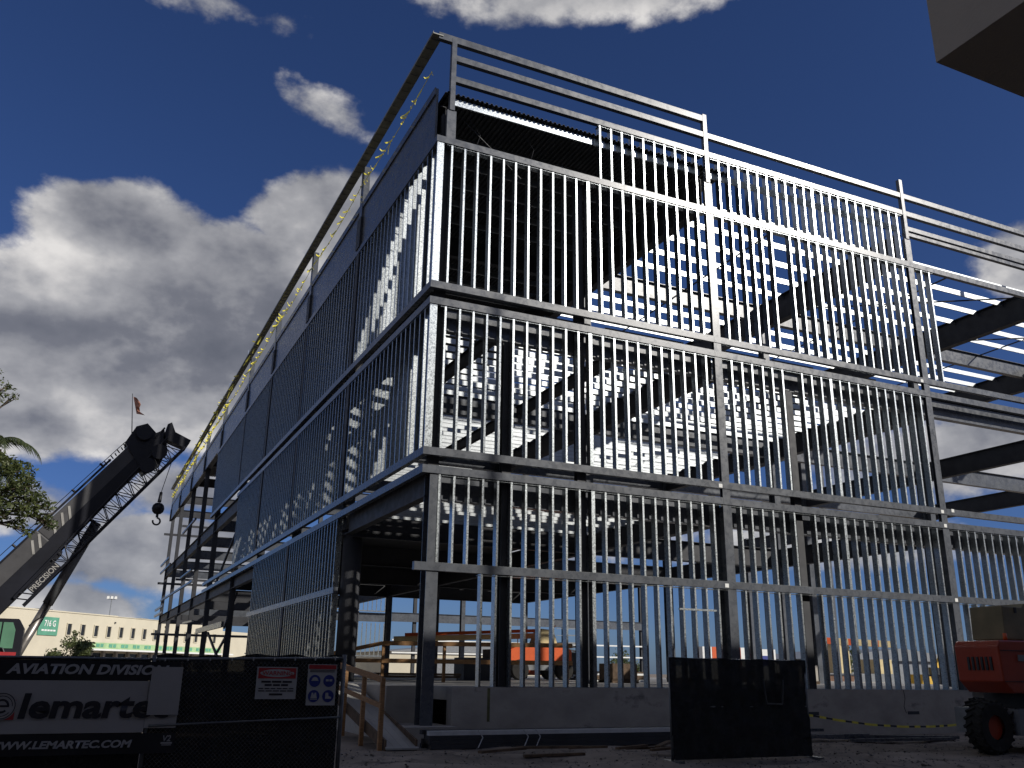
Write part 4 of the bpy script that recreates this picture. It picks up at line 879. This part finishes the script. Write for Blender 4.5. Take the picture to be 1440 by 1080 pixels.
# ------------------------------------------------------------------ warehouse in the background
WH = thing('warehouse', 'long cream warehouse with green band, small dark windows and loading dock', 'building')
WH.location = (-7.3, 142.8, 0); WH.rotation_euler.z = R(49)
MB().box((-45, 0, GZ), (41, 40, 8.3)).box((-45, 0.4, 8.3), (10, 40, 8.55)).build('wall', STUCCO, WH)
MB().box((41.01, 4, GZ), (58, 34, 7.7)).build('wall', STUCCO, WH)
MB().box((-45, -0.12, 8.32), (41.1, 0.35, 8.42)).build('parapet_cap', STUCCO, WH)
k = 0; x = -1.55
while x < 40:
    w_ = MB().box((x-0.42, -0.03, 5.0), (x+0.42, 0.05, 6.65)).build('window', GLASSD, WH)
    MB().box((x-0.55, -0.18, 4.86), (x+0.55, -0.002, 4.98)).build('sill', STUCCO, w_); MB().box((x-0.55, -0.18, 6.67), (x+0.55, -0.002, 6.78)).build('lintel', STUCCO, w_)
    MB().box((x-0.55, -0.18, 4.981), (x-0.44, -0.002, 6.669)).build('jamb', STUCCO, w_); MB().box((x+0.44, -0.18, 4.981), (x+0.55, -0.002, 6.669)).build('jamb', STUCCO, w_)
    MB().box((x-0.03, -0.05, 5.0), (x+0.03, -0.031, 6.65)).build('mullion', DARK, w_)
    x += 3.06
MB().box((0.5, -0.10, 3.08), (41, -0.002, 4.05)).build('green_band', GREENL, WH)
x = 2.0
while x < 40:
    w_ = MB().box((x, -0.16, 3.35), (x+1.7, -0.102, 3.88)).build('window', GREENP, WH)
    MB().box((x+0.78, -0.19, 3.3), (x+0.92, -0.161, 3.9)).build('mullion', GREENL, w_); x += 3.06
MB().box((0.5, -3.0, 2.75), (41, -0.002, 3.02)).build('dock_canopy', WHITEP, WH)
x = 1.2
while x < 39:
    MB().box((x, -0.06, GZ+1.2), (x+2.2, -0.002, 2.4)).build('dock_door', GLASSD, WH); MB().box((x+2.35, -0.5, GZ), (x+2.85, -0.002, 2.74)).build('pillar', CONC, WH); x += 3.06
sg = MB().box((-8.0, -0.16, 4.75), (-4.0, -0.01, 7.45)).build('sign_board', GREENP, WH)
text('lettering', '716 G', WHITEP, 2.3, 0.95, (-6.95, -0.20, 6.05), WH, bold=0.02)
tl = MB(); 
for k in range(5): tl.box((-7.35+k*0.6, -0.19, 5.35), (-6.87+k*0.6, -0.161, 5.60))
tl.build('text_line', WHITEP, WH)
for x, h in ((-12, 0.8), (-2, 0.5), (22, 0.35)): MB().box((x, 5, 8.3), (x+2, 7, 8.55+h)).build('roof_unit', GREYP, WH)
for x in (8.9, 22.5): MB().lathe([(0, 0), (0.14, 0), (0.14, 0.2), (0, 0.2)], (x, -0.01, 7.35), (0, -1, 0), 10).build('lamp', DARK, WH)
def lightpole(label, c, h, nl, d):
    t_ = thing('light_pole', label, 'light pole'); x, y = c
    MB().tube((x, y, GZ), (x, y, h), 0.16, 0.09, 10).build('pole', GREYP, t_, True); MB().bar((x-d, y, h), (x+d, y, h), 0.1, 0.1).build('crossarm', GREYP, t_)
    for k in range(nl):
        xx = x-d+2*d*k/(nl-1); MB().prism([(xx-0.28, y-0.35, h+0.05), (xx+0.28, y-0.35, h+0.05), (xx+0.22, y-0.35, h+0.6), (xx-0.22, y-0.35, h+0.6)], (0, 0.4, 0)).build('lamp', WHITEP, t_)
lightpole('tall light pole with three lamps behind the cream warehouse', (-1.2, 193.5), 14.0, 3, 0.75)
lightpole('tall light pole with four lamps far behind the open steel bays', (79.0, 138.0), 15.2, 4, 1.9)
c0 = Vector((-8.6, 93.5, 0)); rnd = random.Random(4)
broadleaf('broadleaf_tree', 'bushy small tree growing in front of the warehouse sign', (-8.2, 93.5, GZ), 2.9, [((-8.2+rnd.uniform(-1.6, 2.4), 93.5+rnd.uniform(-1, 1), rnd.uniform(0.4, 2.9)), (0.9, 0.9, 0.75), 190) for _ in range(16)]+[((-7.2, 93.5, 3.7), (0.35, 0.4, 0.5), 50)], 0.34, 8)
palm('palm_tree', 'short bushy palm growing against the warehouse dock', (-6.3, 98.5, GZ), 3.7, 2.0, 22, 9)
# far skyline beyond the frame
def hangar(label, x, y, w, d, h, m_):
    t_ = thing('hangar', label, 'building'); MB().box((x, y, GZ), (x+w, y+d, h)).build('wall', m_, t_); MB().prism([(x-1, y-1, h+0.01), (x+w+1, y-1, h+0.01), (x+w/2, y-1, h+w*0.05)], (0, d+2, 0)).build('roof', GREYP, t_)
    MB().box((x+w*0.15, y-0.08, GZ), (x+w*0.6, y-0.01, h*0.7)).build('door', GREYP, t_)
hangar('low pale hangar seen far through the open frame', 60, 190, 46, 30, 4.6, STUCCO)
hangar('low grey hangar far behind the truck crane', 150, 150, 60, 30, 4.2, GREYP)
hangar('wide white hangar seen far through the back of the frame', 15, 210, 34, 30, 6.0, WHITEP)
rnd = random.Random(31)
for k, (x, y) in enumerate(((112, 170), (124, 150), (140, 128), (190, 120), (205, 100))):
    cl2 = [((x+rnd.uniform(-3.5, 3.5), y+rnd.uniform(-2, 2), rnd.uniform(1.2, 5)), (1.7, 1.7, 1.3), 110) for _ in range(9)]
    broadleaf('distant_tree', ['dark rounded tree left of the low grey hangar, far beyond the frame', 'dark tree standing before the low grey hangar, far beyond the frame', 'dark rounded tree just behind the truck crane', 'far dark tree beyond the yellow excavator', 'outermost dark tree past the yellow excavator'][k], (x, y, GZ), 4.5, cl2, 0.7, 40+k, 'trees along the far edge')
